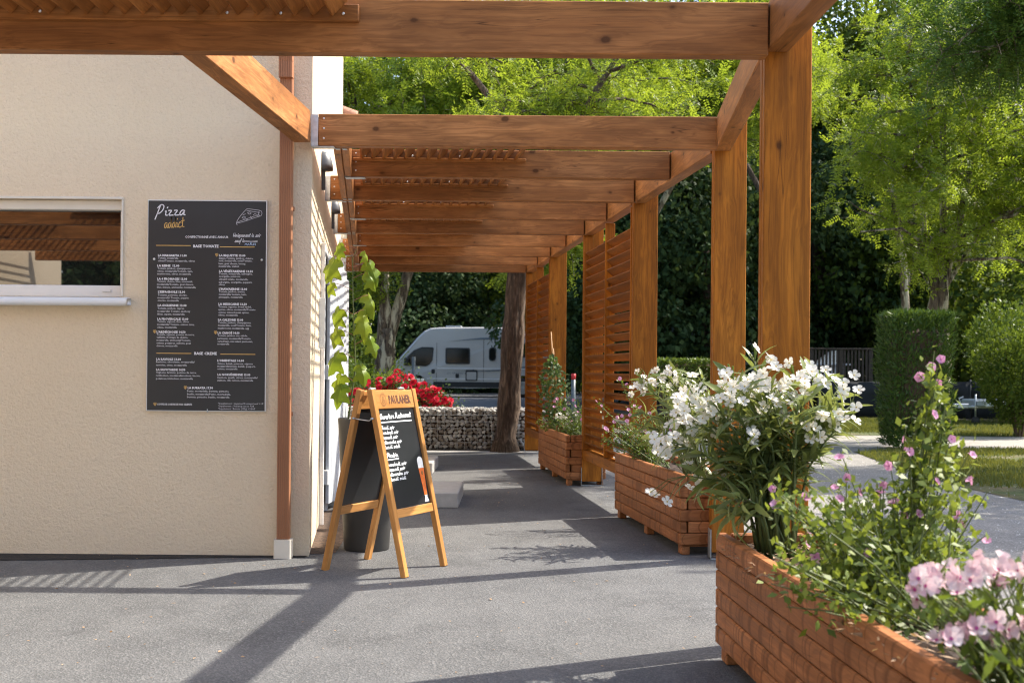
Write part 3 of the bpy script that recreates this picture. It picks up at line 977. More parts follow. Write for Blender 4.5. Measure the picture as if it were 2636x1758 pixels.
# single-stroke handwriting: strokes in x (advance) / y (x-height = 1)
HW = {
 'a': (.95, [[(.75, .85), (.4, 1), (.1, .6), (.15, .1), (.45, .05), (.75, .85), (.72, .1), (.95, .1)]]),
 'c': (.8, [[(.7, .85), (.4, 1), (.1, .6), (.15, .1), (.45, 0), (.8, .2)]]),
 'd': (1.0, [[(.75, .85), (.4, 1), (.1, .6), (.15, .1), (.45, .05), (.75, .8), (.85, 2.0)], [(.85, 2.0), (.72, .1), (1.0, .1)]]),
 'e': (.8, [[(.1, .5), (.6, .7), (.55, 1), (.25, .95), (.1, .4), (.35, 0), (.8, .2)]]),
 'f': (.7, [[(.75, 1.8), (.5, 2.0), (.35, 1.0), (.2, -.8)], [(.05, .9), (.7, 1.0)]]),
 'h': (1.0, [[(.1, 0), (.25, 2.0)], [(.15, .6), (.45, 1), (.65, .8), (.6, .1), (.95, .1)]]),
 'i': (.5, [[(.1, .8), (.25, 1), (.2, .1), (.5, .1)], [(.3, 1.45), (.34, 1.55)]]),
 'j': (.5, [[(.3, 1), (.2, -.6), (-.05, -.7)]]),
 'l': (.5, [[(.05, .3), (.35, 1.8), (.2, 1.9), (.15, .1), (.5, .1)]]),
 'm': (1.3, [[(.1, 0), (.2, 1)], [(.17, .6), (.4, 1), (.5, .8), (.48, 0)], [(.5, .6), (.8, 1), (.95, .8), (.92, .1), (1.25, .1)]]),
 'n': (1.0, [[(.1, 0), (.2, 1)], [(.17, .6), (.5, 1), (.65, .8), (.62, .1), (.95, .1)]]),
 'o': (.9, [[(.5, 1), (.15, .8), (.1, .2), (.4, 0), (.7, .3), (.65, .85), (.4, 1), (.9, .9)]]),
 'q': (.9, [[(.7, .85), (.4, 1), (.1, .6), (.15, .1), (.5, .1), (.7, .85), (.6, -.8), (.85, -.5)]]),
 'r': (.7, [[(.1, 0), (.2, 1)], [(.17, .6), (.4, 1), (.7, .9)]]),
 's': (.75, [[(.65, .9), (.35, 1), (.25, .7), (.55, .35), (.4, 0), (.05, .1)], [(.4, 0), (.75, .15)]]),
 't': (.65, [[(.35, 1.7), (.2, .1), (.6, .1)], [(0, 1.1), (.65, 1.2)]]),
 'u': (1.0, [[(.12, 1), (.12, .2), (.4, 0), (.7, .3), (.75, 1)], [(.75, 1), (.72, .1), (1.0, .1)]]),
 'v': (.8, [[(.1, 1), (.35, 0), (.7, 1), (.85, .9)]]),
 'z': (.9, [[(.1, .95), (.65, 1), (.1, .05), (.9, .1)]]),
 'p': (1.0, [[(.2, 1), (.05, -.8)], [(.17, .6), (.5, 1), (.75, .6), (.5, .05), (.2, .2)]]),
 'é': (.8, [[(.1, .5), (.6, .7), (.55, 1), (.25, .95), (.1, .4), (.35, 0), (.8, .2)], [(.4, 1.4), (.6, 1.7)]]),
 ' ': (.7, []), '.': (.4, [[(.1, .05), (.16, .0)]]), ',': (.4, [[(.2, .1), (.08, -.3)]]),
 'P': (1.3, [[(.45, 1.9), (.05, -.55)], [(.1, 1.5), (.5, 2.15), (1.05, 1.9), (1.0, 1.1), (.6, .5), (.25, .45)]]),
 'O': (1.3, [[(.8, 1.9), (.3, 1.7), (.1, .8), (.35, .05), (.85, .1), (1.15, .8), (1.05, 1.6), (.6, 1.95), (1.2, 1.8)]]),
 'R': (1.4, [[(.3, 1.9), (.15, 0)], [(.05, 1.7), (.6, 2.05), (1.0, 1.7), (.8, 1.1), (.3, .95), (.8, .5), (1.2, .0)]]),
 'J': (.9, [[(.1, 1.8), (.9, 1.9)], [(.6, 1.9), (.45, .2), (.1, .1)]]),
 'U': (1.3, [[(.2, 1.9), (.1, .4), (.4, 0), (.9, .6), (1.1, 1.9)], [(1.1, 1.9), (1.0, .1), (1.25, .1)]]),
 'M': (1.3, [[(.05, 0), (.25, 1.3), (.55, .3), (.95, 1.35), (1.05, 0)]]), 'A': (1.1, [[(.05, 0), (.45, 1.3), (.85, 0)], [(.2, .5), (.75, .5)]]),
 'D': (1.1, [[(.15, 0), (.2, 1.3), (.8, .9), (.7, .2), (.15, 0)]]), 'I': (.5, [[(.2, 0), (.25, 1.3)]]),
 'K': (1.0, [[(.1, 0), (.2, 1.3)], [(.8, 1.3), (.2, .6), (.8, 0)]]),
}


def smooth_line(pts, it=2):
    pts = [Vector((p[0], p[1])) for p in pts]
    for _ in range(it):
        if len(pts) < 3: break
        q = [pts[0]]
        for a, b in zip(pts[:-1], pts[1:]):
            q += [a * .75 + b * .25, a * .25 + b * .75]
        q.append(pts[-1]); pts = q
    return pts


def ribbon(mb, pts, w):
    """flat stroke in the local XZ plane"""
    n = len(pts)
    vs = []
    for i, p in enumerate(pts):
        d = pts[min(i + 1, n - 1)] - pts[max(i - 1, 0)]
        if d.length < 1e-9: d = Vector((1, 0))
        d.normalize(); nn = Vector((-d.y, d.x)) * w / 2
        e = d * (w / 2) * ((-1 if i == 0 else 0) + (1 if i == n - 1 else 0))
        vs += [(p.x + nn.x + e.x, 0, p.y + nn.y + e.y), (p.x - nn.x + e.x, 0, p.y - nn.y + e.y)]
    mb.add(vs, [(2 * i, 2 * i + 1, 2 * i + 3, 2 * i + 2) for i in range(n - 1)])


def handwriting(body, width, xh, w, mat, slant=.2):
    adv = sum(HW[c][0] for c in body)
    sx = width / adv
    mb = MB(); x = 0
    for c in body:
        for st in HW[c][1]:
            pts = [Vector(((x + p.x) * sx + p.y * slant * xh * .6, p.y * xh)) for p in smooth_line(st)]
            ribbon(mb, pts, w)
        x += HW[c][0]
    return mb.mesh('handwriting', mat)


def stroke_mesh(lines, w, mat, smooth=1):
    mb = MB()
    for l in lines: ribbon(mb, smooth_line(l, smooth), w)
    return mb.mesh('strokes', mat)


# ------------------------------------------------------------------ menu panel on the front wall
MW, MH = .747, 1.328
mx, mz = -2.315, .929
menu = thing('menu_board', 'tall black pizza menu panel with white lettering screwed to the cream wall', 'sign', (mx + MW / 2, 7.47, mz))
mb = MB(); mb.chbox(mx, mx + MW, 7.462, 7.476, mz, mz + MH, .0015)
ob('panel', mb.mesh('panel', M['menu']), None, menu)
mb = MB()
for (a, b, c_, d_) in ((mx - .004, mx - .0005, mz - .004, mz + MH + .006), (mx + MW + .0005, mx + MW + .006, mz - .004, mz + MH + .006)):
    mb.box(a, b, 7.4615, 7.4765, c_, d_)
mb.box(mx, mx + MW, 7.4615, 7.4765, mz + MH + .0005, mz + MH + .006); mb.box(mx, mx + MW, 7.4615, 7.4765, mz - .004, mz - .0005)
ob('edging', mb.mesh('edging', M['white']), None, menu)
PXM = MW / 818.0
YT = 7.4605
def mp(cx, cy):
    v = (cy - 55) / 1448.0
    return (mx + (cx - (62 - 12 * v)) * PXM, mz + MH - v * MH)
def mtext(nm, x0, x1, y, body, cap, mat, bold=0.0):
    X, Z = mp(x0, y)
    ob(nm, text_mesh(body, (x1 - x0) * PXM, cap * PXM, M[mat], bold), T(X, YT, Z), menu)


BL = [  # heading x0,x1,y ; lines
 ((128, 328, 440, 'LA MARGARITA 11.00'), [(128, 270, 457, 'Tomate, mozzarella,'), (128, 383, 476, 'olives/Tomato, mozzarella, olives')]),
 ((123, 277, 511, 'LA REINE  12.00'), [(125, 357, 528, 'Tomate, jambon, champignons,'), (123, 370, 547, 'olives, mozzarella/Tomato, ham,'), (123, 356, 566, 'mushrooms, olives, mozzarella')]),
 ((123, 331, 602, 'LA 4 FROMAGES 13.00'), [(123, 369, 618, 'Tomate, chèvre, bleu, emmental,'), (121, 375, 638, 'mozzarella/Tomato, goat cheese,'), (121, 390, 658, 'blue cheese, emmental, mozzarella')]),
 ((128, 317, 692, 'L’ESPAGNOLE 13.00'), [(127, 331, 712, 'Tomates, poivrons, chorizo,'), (125, 344, 731, 'mozzarella/ Tomato, pepper,'), (125, 272, 750, 'chorizo, mozzarella')]),
 ((126, 327, 785, 'LA SICILIENNE 13.00'), [(125, 311, 804, 'Tomate, anchois, capres,'), (124, 352, 824, 'mozzarella/ Tomato, anchovy'), (124, 313, 844, 'filets, capers, mozzarella')]),
 ((123, 339, 879, 'LA PROVENÇALE 13.00'), [(123, 345, 895, 'Tomate, oignons, thon, olives,'), (122, 381, 915, 'mozzarella/ Tomato, onions, tuna,'), (122, 258, 935, 'olives, mozzarella')]),
 ((118, 320, 969, 'L’ARDÉCHOISE 14.50'), [(118, 381, 985, 'Tomate, oignons, pomme de terre,'), (118, 337, 1004, 'caillette, fromage de chèvre,'), (118, 356, 1024, 'mozzarella, emmental/Tomato,'), (117, 356, 1044, 'onions, potatoes, caillette, goat'), (117, 264, 1063, 'cheese, mozzarella')]),
 ((552, 736, 437, 'LA BIQUETTE 13.00'), [(551, 790, 455, 'Salade,Tomate, jambon, chèvre,'), (551, 783, 472, 'miel, mozzarella, noix/Tomato,'), (550, 738, 492, 'ham, goat cheese, honey,'), (550, 692, 510, 'mozzarella, walnut')]),
 ((552, 788, 546, 'LA VÉGÉTARIENNE 13.50'), [(551, 784, 562, 'Tomate, mozzarella, aubergine,'), (551, 702, 580, 'courgette, poivrons,'), (551, 755, 600, 'olives/Tomato, mozzarella,'), (550, 782, 620, 'aubergine, courgette, peppers,'), (550, 594, 637, 'olives')]),
 ((551, 748, 669, 'L’HAWAIENNE 13.00'), [(551, 733, 685, 'Tomate, jambon, ananas,'), (551, 744, 704, 'mozzarella/ tomato, ham,'), (551, 716, 723, 'pineapple, mozzarella')]),
 ((548, 746, 773, 'LA MEXICAINE 13.50'), [(548, 778, 790, 'Tomate, oignons, boeuf haché,'), (547, 806, 809, 'epices, olives, mozzarella/Tomato'), (547, 761, 829, 'onions, minced meat, spices,'), (547, 682, 847, 'olives, mozzarella')]),
 ((545, 720, 882, 'LA CALZONE 13.00'), [(545, 775, 899, 'Tomate, jambon, champignons,'), (545, 776, 918, 'mozzarella, oeuf/Tomato, ham,'), (544, 760, 938, 'mushrooms, mozzarella, egg')]),
 ((542, 695, 972, 'LA CANOË 14.00'), [(542, 750, 989, 'Tomate, jambon cru, salade,'), (541, 774, 1009, 'parmesan, mozzarella/Tomato,'), (541, 787, 1029, 'cured ham, mix salad, parmesan,'), (541, 623, 1047, 'mozzarella')]),
 ((116, 288, 1157, 'LA RAVIOLE 13.00'), [(115, 383, 1174, 'Ravioles, ciboulette, mozzarella/'), (115, 328, 1196, 'ravioles, cives, mozzarella')]),
 ((115, 318, 1229, 'LA SAVOYARDE 14.50'), [(114, 395, 1247, 'Oignons, lardons, pomme de terre,'), (114, 422, 1268, 'roblochon, mozzarella/onions, bacon,'), (114, 370, 1289, 'potatoes,roblochon, mozzarella')]),
 ((540, 726, 1163, 'L’ORIENTALE 14.00'), [(540, 786, 1183, 'Crème, kebab, poivrons, oignons'), (540, 805, 1201, 'mozzarella/cream, kebab, peppers,'), (540, 680, 1219, 'onions, mozzarella')]),
 ((541, 770, 1260, 'LA NORVÉGIENNE 13.00'), [(540, 821, 1279, 'Saumon, aneth, citron, mozzarella/'), (540, 789, 1298, 'salmon, dill, lemon, mozzarella')]),
 ((334, 510, 1353, 'LA BURRATA 17.90'), [(330, 622, 1374, 'Pesto, mortadella, burrata, pistache,'), (330, 633, 1395, 'basilic, mozzarella/Pesto, mortadella,'), (330, 624, 1415, 'burrata, pistache, basilic, mozzarella')]),
]
for (h, ls) in BL:
    mtext('dish_name', *h, 15, 'print_white', .045)
    for l in ls: mtext('ingredient_line', *l, 12.5, 'print_grey', .018)
mtext('section_title', 373, 549, 376, 'BASE TOMATE', 19, 'print_white', .035)
mtext('section_title', 380, 537, 1117, 'BASE CREME', 19, 'print_white', .035)
mtext('strapline', 317, 617, 311, 'CONFECTIONNÉ AVEC AMOUR', 16, 'print_white', .02)
mtext('footnote', 121, 364, 1467, 'COUPS DE COEUR DE NOS CLIENTS', 12.5, 'print_white', .03)
for (a, b, y, s_) in ((545, 860, 1458, '*Supplement : Légumes/fromage/oeuf +1€'), (545, 796, 1476, '*Supplement : Viande/poisson +2€'), (545, 803, 1494, '*Supplement : Burrata (125g) +3.80€')):
    mtext('footnote', a, b, y, s_, 12, 'print_grey', .004)
for (a, b, y) in ((115, 355, 364), (558, 799, 371), (117, 359, 1109), (562, 804, 1112)):
    (X0, Z0), (X1, Z1) = mp(a, y), mp(b, y)
    mb = MB(); mb.box(X0, X1, YT, YT + .001, Z0 - .0022, Z0 + .0022)
    ob('gold_rule', mb.mesh('gold_rule', M['print_gold']), None, menu)
heart = [(0, -.5), (-.5, .05), (-.42, .45), (-.15, .48), (0, .25), (.15, .48), (.42, .45), (.5, .05), (0, -.5)]
hm = stroke_mesh([[(x * 20 * PXM, y * 22 * PXM) for x, y in heart], [(x * 9 * PXM, y * 10 * PXM) for x, y in heart]], 2.6 * PXM, M['print_gold'])
for (x, y) in ((536, 427), (105, 960), (528, 963), (318, 1345), (107, 1461)):
    X, Z = mp(x, y); ob('heart', hm, T(X, YT, Z), menu)
X, Z = mp(110, 162)
ob('logo_word', handwriting('Pizza', 205 * PXM, 38 * PXM, 7.2 * PXM, M['print_white'], .4), T(X, YT, Z) @ RY(R(-2)), menu)
X, Z = mp(170, 247)
ob('logo_word', handwriting('addict', 140 * PXM, 40 * PXM, 5.2 * PXM, M['print_gold'], .12), T(X, YT, Z) @ RY(R(-4)), menu)
X, Z = mp(648, 300)
ob('handwritten_note', handwriting('Uniquement le soir', 192 * PXM, 13 * PXM, 3.6 * PXM, M['print_white'], .4), T(X, YT, Z), menu)
X, Z = mp(660, 338)
ob('handwritten_note', handwriting('sauf le', 70 * PXM, 13 * PXM, 3.6 * PXM, M['print_white'], .4), T(X, YT, Z), menu)
X, Z = mp(737, 337)
rr = random.Random(8)
ob('crossed_out_word', stroke_mesh([[(i * 3.9 * PXM, (5 + rr.uniform(-6, 7)) * PXM) for i in range(21)], [(0, 9 * PXM), (40 * PXM, 5 * PXM), (80 * PXM, 9 * PXM)], [(0, 3 * PXM), (80 * PXM, 2 * PXM)]], 4.5 * PXM, M['print_white']), T(X, YT, Z), menu)
X, Z = mp(731, 358)
ob('handwritten_note', handwriting('MARDI', 78 * PXM, 11 * PXM, 3.4 * PXM, M['print_blue'], .1), T(X, YT, Z), menu)
# line drawing of a pizza slice, crop pixels
SL = [[(678, 218), (672, 208), (680, 185), (705, 150), (740, 112), (748, 106), (800, 112), (845, 118), (852, 135), (846, 155), (825, 160), (790, 172), (740, 190), (700, 202), (676, 206)],
      [(745, 118), (790, 126), (835, 132)], [(832, 118), (826, 135), (832, 155)], [(680, 200), (720, 184), (780, 164), (830, 146)],
      [(750, 135), (765, 128), (778, 136), (764, 146), (750, 135)], [(712, 168), (724, 158), (738, 164), (726, 176), (712, 168)], [(790, 150), (800, 140), (812, 145)],
      [(718, 150), (735, 142)], [(770, 158), (778, 172), (784, 160)], [(740, 178), (744, 192), (750, 178)], [(820, 150), (824, 165), (832, 152)]]
ln = []
for l in SL:
    ln.append([(mp(x, y)[0] - mx, mp(x, y)[1] - mz) for x, y in l])
ob('pizza_drawing', stroke_mesh(ln, 2.8 * PXM, M['print_grey']), T(mx, YT, mz), menu)
mb = MB(); mb.lathe([(0, .006), (.006, .005), (.0085, 0)], 12)
sm_ = mb.mesh('screw_cap', M['screw'], True)
for (x, y) in ((101, 459), (849, 459)):
    X, Z = mp(x, y); ob('screw_cap', sm_, T(X, 7.462, Z) @ RX(R(90)), menu)
mb = MB(); mb.chbox(-.003, .003, -.004, .006, -.012, .010, .001)
ob('clip', mb.mesh('clip', M['steel']), T(mp(471, 1505)[0], 7.459, mz), menu)

# ------------------------------------------------------------------ sandwich board
AC = Vector((-.7515, 7.063, .008)); ang = math.atan2(.445, .217)
bw, bh, spread = .50, 1.072, .275
ax_w = Vector((math.cos(ang), math.sin(ang), 0)); ax_n = Vector((math.sin(ang), -math.cos(ang), 0))
ab = thing('sandwich_board', 'varnished wooden sandwich board with hand-written blackboard on the asphalt', 'sandwich board', AC, ang)
for side in (1, -1):
    # panel frame: local x = width, y = inwards (away from the reader), z = up along the lean
    lean = math.atan2(spread - .035, bh)
    if side == 1: xw, nn = ax_w, ax_n
    else: xw, nn = -ax_w, -ax_n
    zz = (Vector((0, 0, 1)) * math.cos(lean) - nn * math.sin(lean)).normalized()
    yy = zz.cross(xw)
    org = AC + nn * spread
    PM = axes(org, xw, yy, zz)
    H = bh / math.cos(lean)
    fr = empty('board_frame', org, 0, ab)
    fr.name = 'board_frame'
    def part(nm, mesh, m=None): return ob(nm, mesh, PM @ (m or Matrix.Identity(4)), fr)
    lw, lt = .042, .034
    for s_ in (-1, 1):
        mm = axes((s_ * (bw / 2 - lw / 2), 0, 0), (0, 0, 1), (1, 0, 0), (0, 1, 0))
        mb = MB(); mb.chbox(0, H, -lw / 2, lw / 2, -lt / 2, lt / 2, .003)
        part('leg', mb.mesh('leg', M['easel']), mm)
        mb = MB(); mb.box(-lw / 2 + .004, lw / 2 - .004, -lt / 2 + .004, lt / 2 - .004, -.004, .0)
        part('foot_pad', mb.mesh('foot_pad', M['black']), T(s_ * (bw / 2 - lw / 2), 0, 0))
    iw = bw / 2 - lw - .0005
    mb = MB(); mb.chbox(-iw, iw, -.055, .055, -.012, .012, .003)
    part('top_rail', mb.mesh('top_rail', M['easel']), axes((0, 0, H - .062), (1, 0, 0), (0, 0, 1), (0, -1, 0)))
    mb = MB(); mb.chbox(-iw, iw, -.026, .026, -.012, .012, .003)
    part('bottom_rail', mb.mesh('bottom_rail', M['easel']), axes((0, 0, .365), (1, 0, 0), (0, 0, 1), (0, -1, 0)))
    z0, z1 = .392, H - .118
    mb = MB(); mb.box(-iw, iw, -.001, .004, z0 + .001, z1 - .001)
    part('blackboard', mb.mesh('blackboard', M['blackboard']))
    fy = -.0135
    if side == 1:
        part('brand_lettering', text_mesh('PAULANER', .245, .050, M['burnt'], .03, 0, 1.05), T(-.075, fy, H - .087))
        mb = MB()
        for (r0, r1) in ((.040, .0375), (.031, .0295)):
            vs = []
            for k in range(28):
                t = 2 * math.pi * k / 28
                vs += [(r0 * math.cos(t) * .86, 0, r0 * math.sin(t)), (r1 * math.cos(t) * .86, 0, r1 * math.sin(t))]
            mb.add(vs, [(2 * k, 2 * ((k + 1) % 28), 2 * ((k + 1) % 28) + 1, 2 * k + 1) for k in range(28)])
        for k in range(26):
            t = 2 * math.pi * k / 26
            mb.add([(math.cos(t) * .86 * .0325, 0, math.sin(t) * .0325), (math.cos(t + .1) * .86 * .0325, 0, math.sin(t + .1) * .0325), (math.cos(t + .1) * .86 * .0362, 0, math.sin(t + .1) * .0362), (math.cos(t) * .86 * .0362, 0, math.sin(t) * .0362)], [(0, 1, 2, 3)])
        for l in ([(-.004, .016), (.006, .018), (.007, .008), (-.003, .006), (-.004, .016)], [(-.008, .004), (-.012, -.02), (.012, -.02), (.008, .004)], [(.004, .0), (.014, -.004)], [(-.006, -.004), (.004, -.012)]):
            ribbon(mb, smooth_line(l, 1), .0035)
        part('brand_emblem', mb.mesh('brand_emblem', M['burnt_light']), T(-.135, fy, H - .063))
        # chalk pen writing, at its place on the board
        wy = -.0025
        bwid = 2 * iw
        def chalk(body, u, z, w, xh, sw=.0062, rot=0.0):
            part('chalk_writing', handwriting(body, w, xh, sw, M['chalk'], .25), T(-iw + u, wy, z) @ RY(R(rot)))
        def under(u0, u1, z):
            part('chalk_underline', stroke_mesh([[(u0, z), ((u0 + u1) / 2, z + .001), (u1, z + .002)]], .007, M['chalk']), T(-iw, wy, 0))
        top = z1
        chalk('Ouverture Restaurant', .016, top - .060, .350, .0165, .0052, -1.0)
        under(.016, .365, top - .078)
        for i, (s2, w2) in enumerate((('Jeudi soir', .14), ('vendredi soir', .175), ('samedi soir', .16), ('dimanche soir', .195), ('lundi midi', .165))):
            chalk(s2, .013, top - .120 - i * .0285, w2, .0108, .0044)
        chalk('Pizzéria.', .018, top - .286, .125, .0135, .0048)
        under(.018, .14, top - .300)
        for i, (s2, w2) in enumerate((('vendredi soir', .20), ('samedi soir', .175), ('dimanche soir', .205), ('lundi midi', .165))):
            chalk(s2, .016, top - .338 - i * .0285, w2, .0108, .0044)
        # beer glass decal at the lower right
        gx, gz = iw - .040, z0 + .012
        mb = MB(); mb.add([(gx - .026, wy, gz), (gx + .026, wy, gz), (gx + .012, wy, gz + .03), (gx + .016, wy, gz + .04), (gx - .016, wy, gz + .04), (gx - .012, wy, gz + .03)], [tuple(range(6))])
        part('glass_foot_decal', mb.mesh('glass_foot_decal', M['print_grey']))
        mb = MB(); mb.add([(gx - .016, wy, gz + .041), (gx + .016, wy, gz + .041), (gx + .031, wy, gz + .205), (gx - .031, wy, gz + .205)], [(0, 1, 2, 3)])
        part('beer_decal', mb.mesh('beer_decal', M['beer']))
        mb = MB()
        arc = [(gx + .032 * math.cos(t), wy, gz + .25 + .026 * math.sin(t)) for t in np.linspace(0, math.pi, 10)]
        mb.add([(gx - .031, wy, gz + .2055), (gx + .031, wy, gz + .2055)] + arc, [tuple(range(12))])
        part('foam_decal', mb.mesh('foam_decal', M['foam']))
        mb = MB(); mb.lathe([(.012, 0), (.012, .001)], 14)
        part('crest_decal', mb.mesh('crest_decal', M['burnt_light']), T(gx + .002, wy - .0005, gz + .175) @ RX(R(90)) @ Matrix.Scale(.8, 4, (1, 0, 0)))
# hinge block and stay hook
mb = MB()
for s_ in (-.16, .16):
    P = AC + ax_w * s_ + Vector((0, 0, bh + .003)); mb.tube([P - ax_w * .03, P + ax_w * .03], .008, 8)
ob('hinge', mb.mesh('hinge', M['steel'], True), None, ab)
hz = .905
a0 = AC - ax_w * (bw / 2 + .008) + Vector((0, 0, hz)) - ax_n * .062; a1 = AC - ax_w * (bw / 2 + .008) + Vector((0, 0, hz)) + ax_n * .064
mb = MB(); mb.tube([a0, a0 * .7 + a1 * .3 + Vector((0, 0, -.006)), a0 * .15 + a1 * .85 + Vector((0, 0, -.012)), a1 + Vector((0, 0, .004)), a1 + ax_n * .008], .0035, 6)
mb.tube([a0 - ax_w * .012, a0 + ax_w * .02], .006, 8); mb.tube([a1 - ax_w * .012, a1 + ax_w * .02], .006, 8)
ob('stay_hook', mb.mesh('stay_hook', M['steel'], True), None, ab)

# ------------------------------------------------------------------ pot with climbing maple-leaved plant
PC = (-.955, 7.80, .008)
pot = thing('tall_pot', 'tall dark grey tapered pot behind the sandwich board', 'pot', PC)
mb = MB(); mb.lathe([(.0, 0), (.145, 0), (.150, .01), (.192, .82), (.196, .862), (.192, .868), (.178, .866), (.174, .80), (0, .80)], 40)
ob('pot_body', mb.mesh('pot_body', M['pot'], True), T(*PC), pot)
mb = MB(); mb.lathe([(.0, .806), (.10, .812), (.172, .805)], 24)
ob('soil', mb.mesh('soil', M['soil'], True), T(*PC), pot)

vine = thing('potted_climber', 'young climbing plant with drooping lobed lime green leaves in the grey pot', 'plant', (PC[0] - .09, PC[1] - .02, .81))
sx0, sy0 = PC[0] - .125, PC[1] - .02
stem_pts = [(sx0 - .01, sy0, .80), (sx0 + .01, sy0, .95), (sx0 + .045, sy0, 1.2), (sx0 + .035, sy0 - .01, 1.45), (sx0 + .025, sy0 - .01, 1.7), (sx0 + .02, sy0, 1.93), (sx0 + .05, sy0, 2.0)]
mb = MB(); mb.tube(stem_pts, [.006, .006, .006, .005, .004, .003, .002], 6)
ob('stem', mb.mesh('stem', M['stem'], True), None, vine)
def stem_at(z):
    for a, b in zip(stem_pts[:-1], stem_pts[1:]):
        if a[2] <= z <= b[2]:
            t = (z - a[2]) / (b[2] - a[2]); return Vector(a).lerp(Vector(b), t)
    return Vector(stem_pts[-1])
# lobed leaf, base at origin, tip along +x, lies in XY, folded along its ribs and drooping
half = [(0, 0), (-.10, .10), (-.06, .26), (.10, .40), (.17, .30), (.26, .22), (.40, .42), (.58, .50), (.60, .34), (.64, .20), (.80, .16), (1.0, 0)]
def maple_leaf(s, fold=.35, droop=.5, seed=0):
    q = random.Random(seed)
    pts = [Vector(half[0])] + smooth_line([(x + q.uniform(-.02, .02), y + q.uniform(-.02, .02)) for x, y in half[1:-1]], 1) + [Vector(half[-1])]
    n = len(pts)
    mb = MB()
    def P(x, y):
        z = -droop * (x * x * .55 + y * y * .9) * s - fold * abs(y) * s * .5 + .035 * s * math.sin(9 * x + 5 * abs(y) + seed)
        return (x * s, y * s, z)
    for sg in (1, -1):
        vs, fs = [], []
        for i, p in enumerate(pts):
            t = max(0.0, min(1.0, i / (n - 1))) ** 1.1
            o_ = Vector((p.x, p.y * sg)); sp = Vector((t, 0)); md = o_ * .5 + sp * .5
            vs += [P(sp.x, 0), P(md.x, md.y), P(o_.x, o_.y)]
        for i in range(n - 1):
            for j in (0, 1):
                f = (3 * i + j, 3 * i + j + 1, 3 * i + 4 + j, 3 * i + 3 + j)
                fs.append(f if sg > 0 else f[::-1])
        mb.add(vs, fs)
    return mb.mesh('leaf', M['leaf_maple'], True)
leaf_meshes = [maple_leaf(.185, .5, .9, 1), maple_leaf(.185, .4, 1.3, 2), maple_leaf(.185, .8, .6, 3)]
rv = random.Random(12)
zs_l = [.93, .985, 1.06, 1.12, 1.19, 1.27, 1.36, 1.42, 1.50, 1.56, 1.65, 1.72, 1.80, 1.87, 1.95, 1.99]
for i, z in enumerate(zs_l):
    for s_ in ((-1, 1) if 2 < i < 15 else (rv.choice((-1, 1)),)):
        S0 = stem_at(z)
        small = .5 if i < 2 or i > 13 else rv.uniform(.62, 1.0)
        a = rv.uniform(-1.35, 1.0)
        stalk = rv.uniform(.07, .15) * (.5 if small < .5 else 1)
        d = Vector((s_ * math.cos(a), math.sin(a), .35)).normalized()
        P1 = S0 + d * stalk
        if i % 2 == (s_ > 0) and 2 < i < 13 and rv.random() < .72: continue
        mb = MB(); mb.tube([S0, S0.lerp(P1, .6) + Vector((0, 0, .008)), P1], .0018, 5)
        ob('leaf_stalk', mb.mesh('leaf_stalk', M['redstem']), None, vine)
        xd = Vector((d.x * .75, d.y * .4 + rv.uniform(-.2, .2), -1.0 + (.35 if small < .5 else 0))).normalized()
        nrm = Vector((d.x * .6 + .25, -.75 + rv.uniform(-.5, .3), .35)).normalized()
        yd = nrm.cross(xd).normalized(); zd = xd.cross(yd)
        ob('leaf', leaf_meshes[rv.randrange(3)], axes(P1, xd, yd, zd) @ Matrix.Scale(small * .95, 4), vine)

# ------------------------------------------------------------------ concrete steps by the doors
def step(x0, x1, y0, y1, h, label):
    mb = MB(); mb.chbox(x0, x1, y0, y1, .006, h, .008)
    tag(ob('concrete_step', mb.mesh('concrete_step', M['concrete'])), label, 'step', 'concrete door steps')
step(WX(10.16) + .02, -.455, 10.16, 11.25, .138, 'pale concrete door step just behind the sandwich board')
step(WX(13.6) + .02, -.90, 13.4, 14.5, .138, 'pale concrete door step farther down the covered walk')

